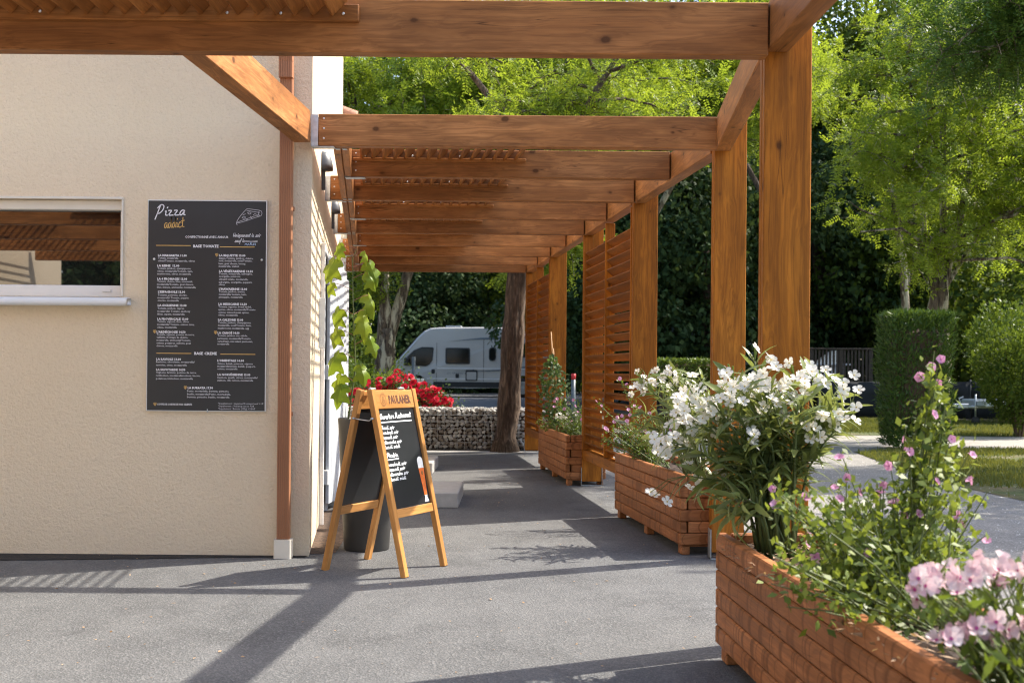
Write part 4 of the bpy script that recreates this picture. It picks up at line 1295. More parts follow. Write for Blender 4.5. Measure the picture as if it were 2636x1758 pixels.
# ------------------------------------------------------------------ planters
def planter(name, near, direc, length, width, label, layers=6, bhh=.0765, z0=.075):
    """near: inner corner at the near end; direc: unit vector towards the far end"""
    d = Vector((direc[0], direc[1], 0)).normalized()
    rt = Vector((d.y, -d.x, 0))
    PMx = axes((near[0], near[1], 0), d, -rt, (0, 0, 1))       # local x along, y to the left (inner), so box is y in [-width, 0]
    t = tag(put(bpy.data.objects.new(name, None), PMx), label, 'planter', 'slatted timber planters under the pergola')
    th = .044
    def bd(x0, x1, y0, y1, z, rot=False):
        L, W = x1 - x0, y1 - y0
        if not rot:
            key = ('pl', round(L, 3), round(W, 3), bhh)
            if key not in MESHC:
                mb = MB(); mb.chbox(-L / 2, L / 2, -W / 2, W / 2, -bhh / 2 + .0015, bhh / 2 - .0015, .006); MESHC[key] = mb.mesh('board', M['planter'])
            ob('board', MESHC[key], PMx @ T((x0 + x1) / 2, (y0 + y1) / 2, z + bhh / 2), t)
        else:
            key = ('pl', round(W, 3), round(L, 3), bhh)
            if key not in MESHC:
                mb = MB(); mb.chbox(-W / 2, W / 2, -L / 2, L / 2, -bhh / 2 + .0015, bhh / 2 - .0015, .006); MESHC[key] = mb.mesh('board', M['planter'])
            ob('board', MESHC[key], PMx @ T((x0 + x1) / 2, (y0 + y1) / 2, z + bhh / 2) @ RZ(R(90)), t)
    for i in range(layers):
        z = z0 + i * bhh
        if i % 2 == 0:          # end boards run through
            bd(th + .002, length - th - .002, -th, 0, z); bd(th + .002, length - th - .002, -width, -width + th, z)
            bd(0, th, -width, 0, z, True); bd(length - th, length, -width, 0, z, True)
        else:                   # side boards run through
            bd(0.0, length, -th, 0, z); bd(0.0, length, -width, -width + th, z)
            bd(0.004, th + .004, -width + th + .012, -th - .012, z, True); bd(length - th - .004, length - .004, -width + th + .012, -th - .012, z, True)
    for x in (0.03, length / 2 - .03, length - .12):
        for y in (-.075, -width + .02):
            mb = MB(); mb.chbox(x, x + .09, y, y + .055, .010, z0, .004)
            ob('foot', mb.mesh('foot', M['planter']), PMx, t)
    mb = MB(); mb.box(.03, length - .03, -width + .03, -.03, z0 - .014, z0 - .001)
    ob('base_board', mb.mesh('base_board', M['planter']), PMx, t)
    # soil with an uneven surface
    n, m_ = 26, 8
    q = random.Random(5)
    zt = z0 + layers * bhh - .06
    mb = MB()
    vs = [(.05 + (length - .1) * i / n, -width + .05 + (width - .1) * j / m_, zt + q.uniform(-.012, .022)) for i in range(n + 1) for j in range(m_ + 1)]
    mb.add(vs, [(i * (m_ + 1) + j, (i + 1) * (m_ + 1) + j, (i + 1) * (m_ + 1) + j + 1, i * (m_ + 1) + j + 1) for i in range(n) for j in range(m_)])
    ob('soil', mb.mesh('soil', M['soil']), PMx, t)
    return PMx


# near ends and directions measured on the ground
planter('timber_planter', (1.005, 2.15), (-.055, 1.0), 2.75, .42, 'long brown timber planter in the foreground, nearest to the viewer', z0=.075)
planter('timber_planter', (1.098, 7.62), (-.125, 1.0), 2.02, .42, 'brown timber planter in the middle, behind the second post')
planter('timber_planter', (.566, 12.18), (-.115, 1.0), 2.1, .42, 'brown timber planter farthest down the walk, beside the louvred panel')

# ------------------------------------------------------------------ leaf clouds (numpy)
def unit(v): return v / (np.linalg.norm(v, axis=1, keepdims=True) + 1e-9)


def leaf_quads(P, D, N, L, W):
    """kite-shaped leaves: base P, direction D, normal N"""
    D = unit(D); Sd = unit(np.cross(D, N)); Nn = np.cross(Sd, D)
    L = np.asarray(L).reshape(-1, 1); W = np.asarray(W).reshape(-1, 1)
    a = P; b = P + D * L * .45 + Sd * W * .5 + Nn * W * .12; c = P + D * L; e = P + D * L * .45 - Sd * W * .5 + Nn * W * .12
    V = np.stack([a, b, c, e], 1).reshape(-1, 3)
    F = np.arange(len(V)).reshape(-1, 4)
    return V, F


def pinnate(P, D, g, L=.22, pairs=6, ll=.045, lw=.019):
    """locust leaves: leaflets in pairs along a drooping stalk"""
    n = len(P)
    D = unit(D + np.array([0, 0, -.25]))
    up = np.tile(np.array([0, 0, 1.0]), (n, 1)) + g.normal(0, .45, (n, 3))
    Sd = unit(np.cross(D, up)); Nn = unit(np.cross(Sd, D))
    sc = g.uniform(.75, 1.2, n)[:, None]
    VP, VD, VN, VL = [], [], [], []
    for k in range(pairs):
        t = (k + 1.2) / (pairs + .6)
        base = P + D * L * sc * t + np.array([0, 0, -1]) * (t * t * .05 * sc)
        for s in (-1, 1):
            VP.append(base); VD.append(D * .45 + Sd * s * .9 + g.normal(0, .15, (n, 3))); VN.append(Nn + g.normal(0, .25, (n, 3))); VL.append(sc[:, 0])
    VP.append(P + D * L * sc); VD.append(D); VN.append(Nn); VL.append(sc[:, 0])
    VL = np.concatenate(VL)
    return leaf_quads(np.concatenate(VP), np.concatenate(VD), np.concatenate(VN), VL * ll, VL * lw)


def wander(p, d, L, n, wob, g, pull=0.0):
    pts = [np.array(p, float)]; d = np.array(d, float); d /= np.linalg.norm(d)
    for i in range(n):
        d = d + g.normal(0, wob, 3) + np.array([0, 0, pull])
        d /= np.linalg.norm(d)
        pts.append(pts[-1] + d * L / n)
    return pts


def locust(seed, trunks, nlimb, ntwig, nleaf, zmin, limb_len=2.2, mat='leaf_locust', bark='bark_pale', sides=9, ll=.045, L=.22, updir=.35, pairs=6, spread=1.0, wob=.10):
    """trunks: list of (points, r0, r1) in local coordinates; returns (trunk mesh, crown mesh)"""
    g = np.random.default_rng(seed)
    mb = MB()
    for pts, r0, r1 in trunks:
        P = [Vector(p) for p in pts]
        q = []
        for a, b in zip(P[:-1], P[1:]):
            for t in np.linspace(0, 1, 5)[:-1]: q.append(a.lerp(b, t) + Vector(g.normal(0, r0 * wob, 3)))
        q.append(P[-1])
        rr = [(r0 + (r1 - r0) * i / (len(q) - 1)) * g.uniform(.92, 1.08) for i in range(len(q))]
        if pts[0][2] <= 0.01: rr[0] *= 1.35
        b0 = len(mb.v)
        mb.tube(q, rr, sides)
        rid = g.normal(0, .07, sides)
        for i_, c_ in enumerate(q):
            rid = rid * .93 + g.normal(0, .025, sides)
            for k_ in range(sides):
                v_ = Vector(mb.v[b0 + i_ * sides + k_]); mb.v[b0 + i_ * sides + k_] = tuple(c_ + (v_ - c_) * (1 + float(rid[k_])))
    LP, LD = [], []
    ups = [t_ for t_ in trunks if t_[0][-1][2] > zmin]
    for i in range(nlimb):
        pts, r0, r1 = ups[g.integers(len(ups))]
        z_top = pts[-1][2]
        z = zmin + (z_top - zmin) * g.random() ** .8
        for a, b in zip(pts[:-1], pts[1:]):
            if a[2] <= z <= b[2]:
                t = (z - a[2]) / (b[2] - a[2]); p = np.array(a) * (1 - t) + np.array(b) * t; break
        else:
            p = np.array(pts[-1])
        az = g.uniform(0, 2 * np.pi)
        d = np.array([np.cos(az) * spread, np.sin(az) * spread, g.normal(updir, .3)])
        ln = limb_len * g.uniform(.6, 1.15)
        path = wander(p, d, ln, 6, .18, g, -.02)
        mb.tube(path, [.035 * (1 - j / 7.5) for j in range(7)], 5, False)
        for j in range(ntwig):
            k = g.integers(1, 7)
            tw = wander(path[k], g.normal(0, 1, 3) * np.array([1, 1, .5]) + (path[k] - p) * .5, g.uniform(.4, .9), 4, .25, g, -.05)
            mb.tube(tw, [.008, .007, .006, .004, .003], 3, False)
            tw = np.array(tw)
            idx = g.integers(0, 5, nleaf)
            LP.append(tw[idx] + g.normal(0, .05, (nleaf, 3)))
            LD.append(g.normal(0, 1, (nleaf, 3)) + (tw[-1] - tw[0]) * .8)
    LP = np.concatenate(LP); LD = np.concatenate(LD)
    V, F = pinnate(LP, LD, g, L, pairs, ll, ll * .44)
    return mb.mesh('trunk', M[bark], True), np_mesh('crown', V, F, M[mat])


def lump_crown(seed, nl, R0, leaf, per, flat=.8, hh=1.0, mat='leaf_dark'):
    """broad-leaved crown: leaves in the outer shells of many lumps filling an egg of radius R0"""
    g = np.random.default_rng(seed)
    VP, VD, VN = [], [], []
    for i in range(nl):
        a = g.normal(0, 1, 3); a /= np.linalg.norm(a)
        c = a * R0 * g.uniform(.35, .82); c[2] *= hh
        r = R0 * g.uniform(.22, .40)
        n = int(per * (r / (R0 * .3)) ** 2)
        u = unit(g.normal(0, 1, (n, 3)))
        rad = r * (1 - .45 * g.random(n) ** 2.2) * (1 + .14 * np.sin(u[:, 0] * 7 + i) * np.cos(u[:, 1] * 6))
        p = c + u * rad[:, None] * np.array([1, 1, flat])
        VP.append(p); VD.append(u * .3 + g.normal(0, .8, (n, 3)) + np.array([0, 0, -.4])); VN.append(u + np.array([0, 0, .5]) + g.normal(0, .5, (n, 3)))
    P = np.concatenate(VP); n = len(P)
    s = g.uniform(.6, 1.3, n) * leaf
    V, F = leaf_quads(P, np.concatenate(VD), np.concatenate(VN), s, s * .62)
    return np_mesh('crown', V, F, M[mat])


def simple_trunk(seed, h, r, bark, fork=4, lean=(0, 0)):
    g = np.random.default_rng(seed)
    mb = MB()
    q = [(lean[0] * t + g.normal(0, .04), lean[1] * t + g.normal(0, .04), h * t) for t in np.linspace(0, 1, 9)]
    mb.tube(q, [r * (1.3 if i == 0 else 1 - .55 * i / 8) for i in range(9)], 9)
    for i in range(fork):
        k = g.integers(4, 8); az = g.uniform(0, 6.28)
        w = wander(q[k], (np.cos(az), np.sin(az), .8), h * .45, 5, .15, g)
        mb.tube(w, [r * .45 * (1 - j / 6.5) for j in range(6)], 6, False)
    return mb.mesh('trunk', M[bark], True)


def tree(name, label, loc, trunk_me, crown_me, crown_z=0.0, rz=0.0, s=1.0, sz=None, group=None, crown_off=(0, 0)):
    t = thing(name, label, 'tree', loc, 0, group)
    ob('trunk', trunk_me, T(*loc) @ RZ(rz) @ Matrix.Diagonal((s, s, sz or s, 1)), t)
    c = ob('crown', crown_me, T(loc[0] + crown_off[0], loc[1] + crown_off[1], loc[2] + crown_z) @ RZ(rz) @ Matrix.Diagonal((s, s, sz or s, 1)), t)
    tag(c, None, None, None, 'stuff')
    return t


# --- right-hand locust, several stems from one bole, behind the clipped thuja
tk, cr = locust(21, [([(0, 0, 0), (.05, 0, 1.8), (0.0, 0, 2.9)], .21, .16),
                     ([(-.02, 0, 2.5), (-.22, .1, 3.6), (-.30, .2, 5.2), (-.55, .3, 7.5)], .065, .03),
                     ([(.0, 0, 2.5), (.05, -.1, 3.8), (.02, -.1, 5.4), (.15, 0, 8.2)], .085, .035),
                     ([(.04, 0, 2.5), (.42, .1, 4.0), (.70, .1, 5.4), (1.3, 0, 7.8)], .075, .03),
                     ([(.05, 0, 2.6), (.9, .2, 3.9), (1.6, .3, 4.8)], .04, .02)], 40, 9, 12, 3.9, 1.8, 'leaf_locust', ll=.075, L=.31, updir=.2)
rk = tree('locust_tree', 'yellow green locust tree with several lichened stems rising behind the clipped thuja column', (7.6, 21.0, 0), tk, cr)
for (sd_, pts_, nl_, z_, ln_) in ((81, [(.0, -.1, 3.3), (-.9, -.7, 3.7), (-1.7, -1.0, 3.6)], 5, 3.3, .6), (82, [(.1, -.1, 3.2), (.9, -.8, 3.2), (1.7, -1.2, 2.9)], 8, 2.7, .7), (84, [(.3, -.1, 3.6), (1.4, -.6, 4.2), (2.3, -.9, 4.3)], 6, 3.9, .7)):
    t2, c2 = locust(sd_, [(pts_, .03, .012)], nl_, 5, 11, z_, ln_, 'leaf_locust', ll=.075, L=.31, updir=-.05)
    bo = ob('low_branch', t2, T(7.6, 21.0, 0), rk)
    tag(ob('branch_leaves', c2, T(7.6, 21.0, 0), bo), None, None, None, 'stuff')
tk, cr = locust(22, [([(0, 0, 0), (.05, 0, 2.0), (-.05, 0, 3.6), (-.35, .1, 5.4), (-.5, .1, 7.2)], .10, .04), ([(0, 0, 3.0), (.5, .3, 4.6), (.8, .4, 6.5)], .07, .03)], 20, 8, 12, 4.2, 1.4, 'leaf_locust', ll=.075, L=.30)
tree('locust_tree', 'slender pale locust tree just left of the many-stemmed one', (8.35, 25.0, 0), tk, cr)
# --- nearer locust off to the right, its dark fronds hang into the picture
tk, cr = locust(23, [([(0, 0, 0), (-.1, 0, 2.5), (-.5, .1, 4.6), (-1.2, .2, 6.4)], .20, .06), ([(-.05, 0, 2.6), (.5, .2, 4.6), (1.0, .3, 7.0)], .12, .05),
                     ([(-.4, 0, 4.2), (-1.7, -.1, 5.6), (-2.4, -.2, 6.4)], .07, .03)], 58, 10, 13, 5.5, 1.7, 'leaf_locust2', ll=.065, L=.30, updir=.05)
tree('locust_tree', 'near locust tree off to the right whose dark fronds hang into the upper corner', (9.0, 15.8, 0), tk, cr)
# --- forked locust behind the red roses, its crown fills the view above the pergola beams
tk, cr = locust(24, [([(0, 0, 0), (.03, 0, 1.2), (0.05, 0, 2.0)], .20, .17),
                     ([(.0, 0, 1.9), (-.06, 0, 3.2), (-.3, .1, 5.0), (-.9, .2, 7.5)], .13, .05),
                     ([(.08, 0, 1.9), (.50, 0, 3.4), (1.15, .1, 5.2), (1.72, .2, 6.7), (1.6, .2, 8.6)], .12, .06),
                     ([(1.0, .1, 4.9), (2.2, .3, 6.2), (3.6, .4, 7.4)], .07, .04),
                     ([(1.7, .2, 6.6), (2.8, 0, 8.0), (4.4, 0, 8.8)], .06, .03),
                     ([(-.3, .1, 5.0), (-1.4, .2, 6.0), (-2.4, .2, 7.2)], .06, .03), ([(1.15, .1, 5.2), (2.6, -.3, 5.8), (4.2, -.4, 6.6)], .06, .03)], 115, 11, 14, 3.9, 2.2, 'leaf_locust', ll=.08, L=.34)
fk = tree('locust_tree', 'forked locust tree with sunlit crown standing behind the red roses', (-2.58, 24.0, 0), tk, cr)
for (sd_, pts_, nl_, z_, ln_) in ((91, [(.55, 0, 3.5), (1.7, -.5, 3.75), (2.9, -.8, 3.45)], 10, 3.2, .55), (92, [(.02, 0, 3.0), (-.7, -.3, 3.4), (-1.5, -.4, 3.3)], 7, 3.0, .6), (93, [(.03, 0, .9), (-.25, -.3, 1.0), (-.6, -.5, 1.05)], 5, .9, .35), (94, [(1.2, .1, 5.2), (2.6, -.6, 4.6), (3.9, -1.0, 3.9)], 9, 3.7, .6)):
    t2, c2 = locust(sd_, [(pts_, .03, .012)], nl_, 4, 10, z_, ln_, 'leaf_locust', ll=.08, L=.33, updir=-.1)
    bo = ob('low_branch', t2, T(-2.58, 24.0, 0), fk)
    tag(ob('branch_leaves', c2, T(-2.58, 24.0, 0), bo), None, None, None, 'stuff')
# --- single dark trunk in front of the gabion
tk, cr = locust(25, [([(0, 0, 0), (.06, 0, .9), (.13, 0, 2.0), (.24, 0, 3.4), (.34, .1, 4.4)], .17, .13), ([(.32, .1, 4.2), (1.2, .5, 5.2), (1.9, .9, 6.4)], .07, .03), ([(.30, .1, 4.2), (-.3, .7, 5.4), (-1.2, 1.2, 6.6)], .07, .03)], 26, 9, 12, 4.6, 1.5, 'leaf_locust', 'bark_dark', 22, .06, .27, wob=.03)
tree('gnarled_tree', 'leaning tree with dark fissured bark in front of the gabion wall', (-.10, 17.25, 0), tk, cr)
tk, cr = locust(26, [([(0, 0, 0), (.1, 0, 1.5), (.25, 0, 3.2), (.2, 0, 6.0)], .10, .05)], 16, 8, 12, 4.4, 1.2, 'leaf_locust', ll=.07, L=.28)
tree('locust_tree', 'thin pale locust trunk just left of the forked tree', (-3.15, 26.8, 0), tk, cr)

tk, cr = locust(27, [([(0, 0, 0), (.1, 0, 3.0), (.2, .1, 6.0), (-.6, .2, 9.5)], .16, .06), ([(.15, 0, 4.6), (1.2, .2, 6.4), (2.2, .3, 8.6)], .08, .04)], 54, 10, 13, 6.4, 2.3, 'leaf_locust', ll=.08, L=.34)
tree('locust_tree', 'locust tree showing its sunlit crown above the right half of the pergola beams', (3.0, 27.5, 0), tk, cr)
tk, cr = locust(28, [([(0, 0, 0), (.1, 0, 3.0), (.2, .1, 6.5), (.6, .2, 10.5)], .18, .06), ([(.15, 0, 5.0), (-1.2, .2, 7.4), (-2.2, .3, 9.6)], .09, .04)], 34, 10, 12, 8.4, 2.0, 'leaf_locust', 'bark_dark', ll=.08, L=.34)
tree('locust_tree', 'tall locust tree behind the front post with foliage up to the top edge', (7.55, 33.0, 0), tk, cr)
# --- dark wood behind
cA = lump_crown(31, 34, 4.0, .20, 620, mat='leaf_dark')
cB = lump_crown(32, 30, 4.0, .19, 620, hh=1.25, mat='leaf_dark')
cC = lump_crown(33, 30, 4.0, .19, 560, hh=1.1, mat='leaf_mid')
tA = simple_trunk(34, 5.0, .24, 'bark_dark'); tB = simple_trunk(35, 5.5, .20, 'bark_dark', 5, (.3, .1))
CR = {'A': cA, 'B': cB, 'C': cC}
wood_trees = [  # x, y, crown, crown_z, scale, scale_z, rot, label
 (6.0, 36.5, 'A', 4.2, 1.0, 1.1, .3, 'dark oak between the front posts, nearest of the dark wood'),
 (10.4, 39.5, 'B', 5.0, 1.1, 1.25, 1.9, 'dark oak right of the front post, behind the wooden railing'),
 (2.8, 39.0, 'B', 4.6, 1.05, 1.15, .9, 'dark oak seen through the far end of the pergola edge'),
 (14.0, 37.5, 'C', 4.6, 1.1, 1.25, 2.6, 'mid green tree behind the screen fence and the shrubs at the right edge'),
 (18.5, 33.0, 'C', 5.0, 1.1, 1.25, .5, 'mid green wood tree beyond the right edge'),
 (-4.2, 52.0, 'A', 4.8, 1.15, 1.2, 1.1, 'dark tree behind the cab of the camper van'),
 (2.2, 53.5, 'C', 4.6, 1.15, 1.2, 4.1, 'mid green tree behind the middle of the camper van'),
 (8.4, 50.0, 'C', 5.0, 1.2, 1.3, 3.0, 'mid green tree far behind the louvred panels'),
 (-10.5, 50.0, 'C', 4.8, 1.2, 1.2, 2.1, 'mid green tree left of the camper van'),
 (-8.0, 37.0, 'C', 3.2, .8, 1.0, 5.0, 'mid green tree left of the forked locust'),
 (6.2, 42.0, 'C', 9.0, 1.05, 1.2, 5.5, 'tall mid green tree above the front oak'),
 (13.0, 45.0, 'C', 8.5, 1.4, 1.5, 1.0, 'tall mid green tree behind the right-hand locust'),
 (-1.0, 58.0, 'B', 11.0, 1.6, 1.5, 2.4, 'tall dark tree far behind the van roof'),
 (9.6, 43.0, 'C', 12.6, 1.25, 1.35, 3.6, 'tallest mid green tree, its top showing right of the front post'),
 (14.5, 41.0, 'C', 12.0, 1.2, 1.3, 2.2, 'tall mid green tree above the right-hand shrubs'),
 (19.0, 47.0, 'B', 8.0, 1.6, 1.6, .2, 'tall dark tree far behind the right-hand shrubs'),
 (-14.0, 62.0, 'A', 9.0, 1.8, 1.6, .2, 'tall dark tree far to the left behind the building'),
]
for (x, y, c, cz, s_, sz_, rz_, lab) in wood_trees:
    tree('wood_tree', lab, (x, y, 0), tA if c != 'B' else tB, CR[c], cz, rz_, s_, sz_, 'trees of the dark wood behind the site')
for (x, y, c, cz, s_, lab) in ((10.8, 12.4, 'C', 6.4, .85, 'broad unseen tree added to the right to shade the gravel yard'),  # unseen tree, added to cast shade on the gravel
                               (-7.5, -13.0, 'A', 4.4, 1.0, 'dark tree behind the viewer mirrored in the hatch window'), (-13.0, -16.0, 'B', 4.6, 1.1, 'second dark tree behind the viewer, farther left')):
    tree('shade_tree', lab, (x, y, 0), tA, CR[c], cz, x, s_, s_, 'trees around the yard outside the picture')
# far wood as one mass
g = np.random.default_rng(40)
Vs, Fs, off = [], [], 0
for i in range(46):
    a = R(20 + 140 * i / 45 + g.normal(0, 1.2)); rr = g.uniform(66, 76)
    c0 = np.array([math.cos(a) * rr, math.sin(a) * rr, 0])
    n = 3600
    u = unit(g.normal(0, 1, (n, 3))); rad = 6.2 * (1 - .3 * g.random(n) ** 2)
    hgt = g.uniform(7.0, 10.0)
    p = c0 + u * rad[:, None] * np.array([1, 1, hgt / 5.2]) + np.array([0, 0, hgt])
    p = p[p[:, 2] > .1]; n = len(p)
    s_ = g.uniform(.5, .95, n)
    V, F = leaf_quads(p, g.normal(0, 1, (n, 3)), g.normal(0, 1, (n, 3)) + np.array([0, -.5, .5]), s_, s_ * .7)
    Vs.append(V); Fs.append(F + off); off += len(V)
tag(ob('far_wood', np_mesh('far_wood', np.concatenate(Vs), np.concatenate(Fs), M['leaf_dark'])), 'far dark wood closing the view behind the trees', 'wood', None, 'stuff')
# undergrowth below the dark trees
Vs, Fs, off = [], [], 0
for i in range(70):
    x = g.uniform(-16, 22); y = g.uniform(33, 60)
    if -9 < x < 9 and y < 50: y = g.uniform(50, 60)
    if x > 7: y = g.uniform(38, 48)
    n = 900; r = g.uniform(1.0, 2.0)
    u = unit(g.normal(0, 1, (n, 3))); p = np.array([x, y, r * .6]) + u * (r * (1 - .4 * g.random(n) ** 2))[:, None] * np.array([1, 1, .9])
    p = p[p[:, 2] > .02]; n = len(p); s_ = g.uniform(.12, .26, n)
    V, F = leaf_quads(p, g.normal(0, 1, (n, 3)), g.normal(0, .6, (n, 3)) + np.array([0, -.3, .8]), s_, s_ * .6)
    Vs.append(V); Fs.append(F + off); off += len(V)
tag(ob('undergrowth', np_mesh('undergrowth', np.concatenate(Vs), np.concatenate(Fs), M['leaf_dark'])), 'dark undergrowth on the floor of the wood', 'undergrowth', None, 'stuff')
# bushes just left of and behind the van
for (x, y, r, h, mt, lab) in ((-4.75, 30.5, .9, .85, 'leaf_shrub', 'bright green bush behind the potted climber, left of the forked trunk'),
                              (-4.9, 34.0, 1.2, 1.35, 'leaf_mid', 'mid green bush at the front end of the camper van'),
                              (-6.6, 34.0, 1.6, 1.7, 'leaf_mid', 'large mid green bush far left behind the roses')):
    g = np.random.default_rng(int(x * 10) + 100); n = 5200
    u = unit(g.normal(0, 1, (n, 3))); p = u * (r * (1 - .5 * g.random(n) ** 2) * (1 + .18 * np.sin(u[:, 0] * 6) * np.cos(u[:, 2] * 7)))[:, None] * np.array([1, 1, h / r]) + np.array([0, 0, h * .95])
    s_ = g.uniform(.07, .14, n)
    V, F = leaf_quads(p, g.normal(0, 1, (n, 3)) + u, u + g.normal(0, .5, (n, 3)), s_, s_ * .6)
    t = thing('bush', lab, 'bush', (x, y, 0))
    tag(ob('foliage', np_mesh('foliage', V, F, M[mt]), T(x, y, 0), t), None, None, None, 'stuff')
    mb = MB()
    for k in range(5): mb.tube([(0, 0, 0), (math.cos(k * 1.3) * r * .3, math.sin(k * 1.3) * r * .3, h * .9)], [.03, .012], 5)
    ob('stems', mb.mesh('stems', M['twig']), T(x, y, 0), t)

# --- clipped thuja column
g = np.random.default_rng(51)
n = 15000
hx, hy, hz = .47, .45, 2.12
face = g.integers(0, 5, n)
p = np.stack([g.uniform(-hx, hx, n), g.uniform(-hy, hy, n), g.uniform(.02, hz, n)], 1)
dp = .22 * g.random(n) ** 2
nr = np.zeros((n, 3))
for k, (ax_, s_) in enumerate(((0, -1), (0, 1), (1, -1), (1, 1), (2, 1))):
    m_ = face == k
    lim = (hx, hy, hz)[ax_]
    p[m_, ax_] = s_ * (lim - dp[m_]) if ax_ < 2 else hz - dp[m_]
    nr[m_, ax_] = s_
rad = 1 - .16 * np.clip((.55 - p[:, 2]) / .4, 0, 1)
p[:, 0] *= rad * (1 + .05 * np.sin(p[:, 2] * 5 + p[:, 1] * 4)); p[:, 1] *= rad * (1 + .05 * np.sin(p[:, 2] * 4.3))
V, F = leaf_quads(p, nr * .5 + g.normal(0, .45, (n, 3)) + np.array([0, 0, .75]), nr + g.normal(0, .5, (n, 3)), g.uniform(.05, .14, n), g.uniform(.012, .03, n))
th = thing('thuja_column', 'tall clipped dark green thuja column standing at the lawn edge', 'hedge', (6.4, 18.7, 0))
tag(ob('foliage', np_mesh('foliage', V, F, M['leaf_thuja']), T(6.4, 18.7, 0), th), None, None, None, 'stuff')
mb = MB()
for k in range(5): mb.tube([(.12 * math.cos(k * 1.25), .12 * math.sin(k * 1.25), 0), (.3 * math.cos(k * 1.25), .3 * math.sin(k * 1.25), 1.7)], [.035, .02], 6)
ob('stems', mb.mesh('stems', M['twig']), T(6.4, 18.7, 0), th)
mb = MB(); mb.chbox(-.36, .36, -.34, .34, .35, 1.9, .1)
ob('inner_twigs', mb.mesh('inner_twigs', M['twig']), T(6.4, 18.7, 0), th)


def egg_shrub(name, lab, loc, rx_, h, leaf, n, mt, seed, cat='shrub', lean=0.0, foot=.25):
    g = np.random.default_rng(seed)
    u = unit(g.normal(0, 1, (n, 3)))
    r = (1 - .55 * g.random(n) ** 1.8) * (1 + .16 * np.sin(u[:, 0] * 9) * np.cos(u[:, 2] * 8 + u[:, 1] * 5))
    p = u * r[:, None] * np.array([rx_, rx_, (h - foot) / 2]) + np.array([0, 0, foot + (h - foot) / 2])
    p[:, 0] *= .55 + .6 * np.clip(p[:, 2] / h, 0, .8); p[:, 1] *= .55 + .6 * np.clip(p[:, 2] / h, 0, .8)
    s_ = g.uniform(.7, 1.3, n) * leaf
    V, F = leaf_quads(p, u * .6 + g.normal(0, .6, (n, 3)) + np.array([0, 0, .5]), u + g.normal(0, .5, (n, 3)), s_, s_ * .5)
    t = thing(name, lab, cat, loc)
    tag(ob('foliage', np_mesh('foliage', V, F, M[mt]), T(*loc), t), None, None, None, 'stuff')
    mb = MB()
    for k in range(7):
        a = k * .9 + seed
        mb.tube([(.05 * math.cos(a), .05 * math.sin(a), 0), (rx_ * .25 * math.cos(a), rx_ * .25 * math.sin(a), h * .4), (rx_ * .5 * math.cos(a), rx_ * .5 * math.sin(a), h * .8)], [.025, .018, .008], 5)
    ob('stems', mb.mesh('stems', M['twig']), T(*loc), t)
egg_shrub('laurel_shrub', 'fresh green upright shrub beyond the lawn by the trailer', (12.35, 29.2, 0), 1.05, 2.95, .10, 9000, 'leaf_shrub', 61)
egg_shrub('laurel_shrub', 'rounded glossy shrub at the right edge beside the path', (9.75, 22.6, 0), .85, 2.05, .085, 9000, 'leaf_mid', 62)
g = np.random.default_rng(63); n = 5000       # low clipped hedge behind the second post
p = np.stack([g.uniform(-1.0, 1.0, n), g.uniform(-.35, .35, n), g.uniform(.9, 1.5, n)], 1)
k = g.random(n); p[k < .4, 1] = -.35 + .1 * g.random((k < .4).sum()); p[k > .6, 2] = 1.5 - .08 * g.random((k > .6).sum())
V, F = leaf_quads(p, g.normal(0, 1, (n, 3)), g.normal(0, .6, (n, 3)) + np.array([0, -.5, .6]), g.uniform(.05, .09, n), g.uniform(.03, .05, n))
t = thing('clipped_hedge', 'low clipped yellowish hedge seen between the posts', 'hedge', (4.5, 28.5, 0))
tag(ob('foliage', np_mesh('foliage', V, F, M['leaf_shrub']), T(4.5, 28.5, 0), t), None, None, None, 'stuff')
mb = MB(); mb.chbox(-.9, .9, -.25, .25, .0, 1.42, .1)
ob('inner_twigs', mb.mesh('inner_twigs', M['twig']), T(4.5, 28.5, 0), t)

# ------------------------------------------------------------------ plants in the planters
FPX, CXD, CYD, HOR = 2700.0, 1175.5, 784.0, 66.0
def spot(xd, yd, Y):
    """ground plan helper: where a thing seen at that spot of the photograph stands if it is Y metres away"""
    u = (xd - CXD) / FPX; v = (yd - CYD) / FPX
    th = .008
    vs = v - HOR / FPX
    x = u * math.cos(th) + vs * math.sin(th); z = -(vs * math.cos(th) - u * math.sin(th))
    return Vector((x * Y, Y, CAM_H + z * Y))
def crop(ox, oy, sc, x, y): return ((ox + x / sc) * .8919, (oy + y / sc) * .8919)


def flower_mesh(name, npet, L, W, cup, mats, eye=.15, notch=0.0, layers=1, seed=0):
    q = random.Random(seed)
    mb = MB()
    for l in range(layers):
        for k in range(npet):
            a = 2 * math.pi * (k + .5 * l) / npet + q.uniform(-.12, .12)
            cu = cup + .5 * l + q.uniform(-.12, .12); Ls = L * (1 - .22 * l)
            d = Vector((math.cos(a), math.sin(a), 0)); s_ = Vector((-math.sin(a), math.cos(a), 0))
            def P(t, w, extra=0.0):
                r = t * Ls * math.cos(cu) ; z = t * Ls * math.sin(cu) * (1.15 - .35 * t) + extra
                return d * r + s_ * (w * W) + Vector((0, 0, z))
            pts = [P(.05, -.08), P(.05, .08), P(.5, .42, .06 * L), P(.85, .46, .03 * L), P(1.0 - notch, 0), P(.85, -.46, .03 * L), P(.5, -.42, .06 * L), P(.5, 0)]
            mb.add(pts, [(0, 1, 7), (1, 2, 7), (2, 3, 7), (3, 4, 7), (4, 5, 7), (5, 6, 7), (6, 0, 7)])
    mb.cur = 1
    if eye > 0:
        mb.lathe([(eye * L, .02 * L), (eye * L * .8, .16 * L), (0.0, .2 * L)], 6)
    return mb.mesh(name, mats)


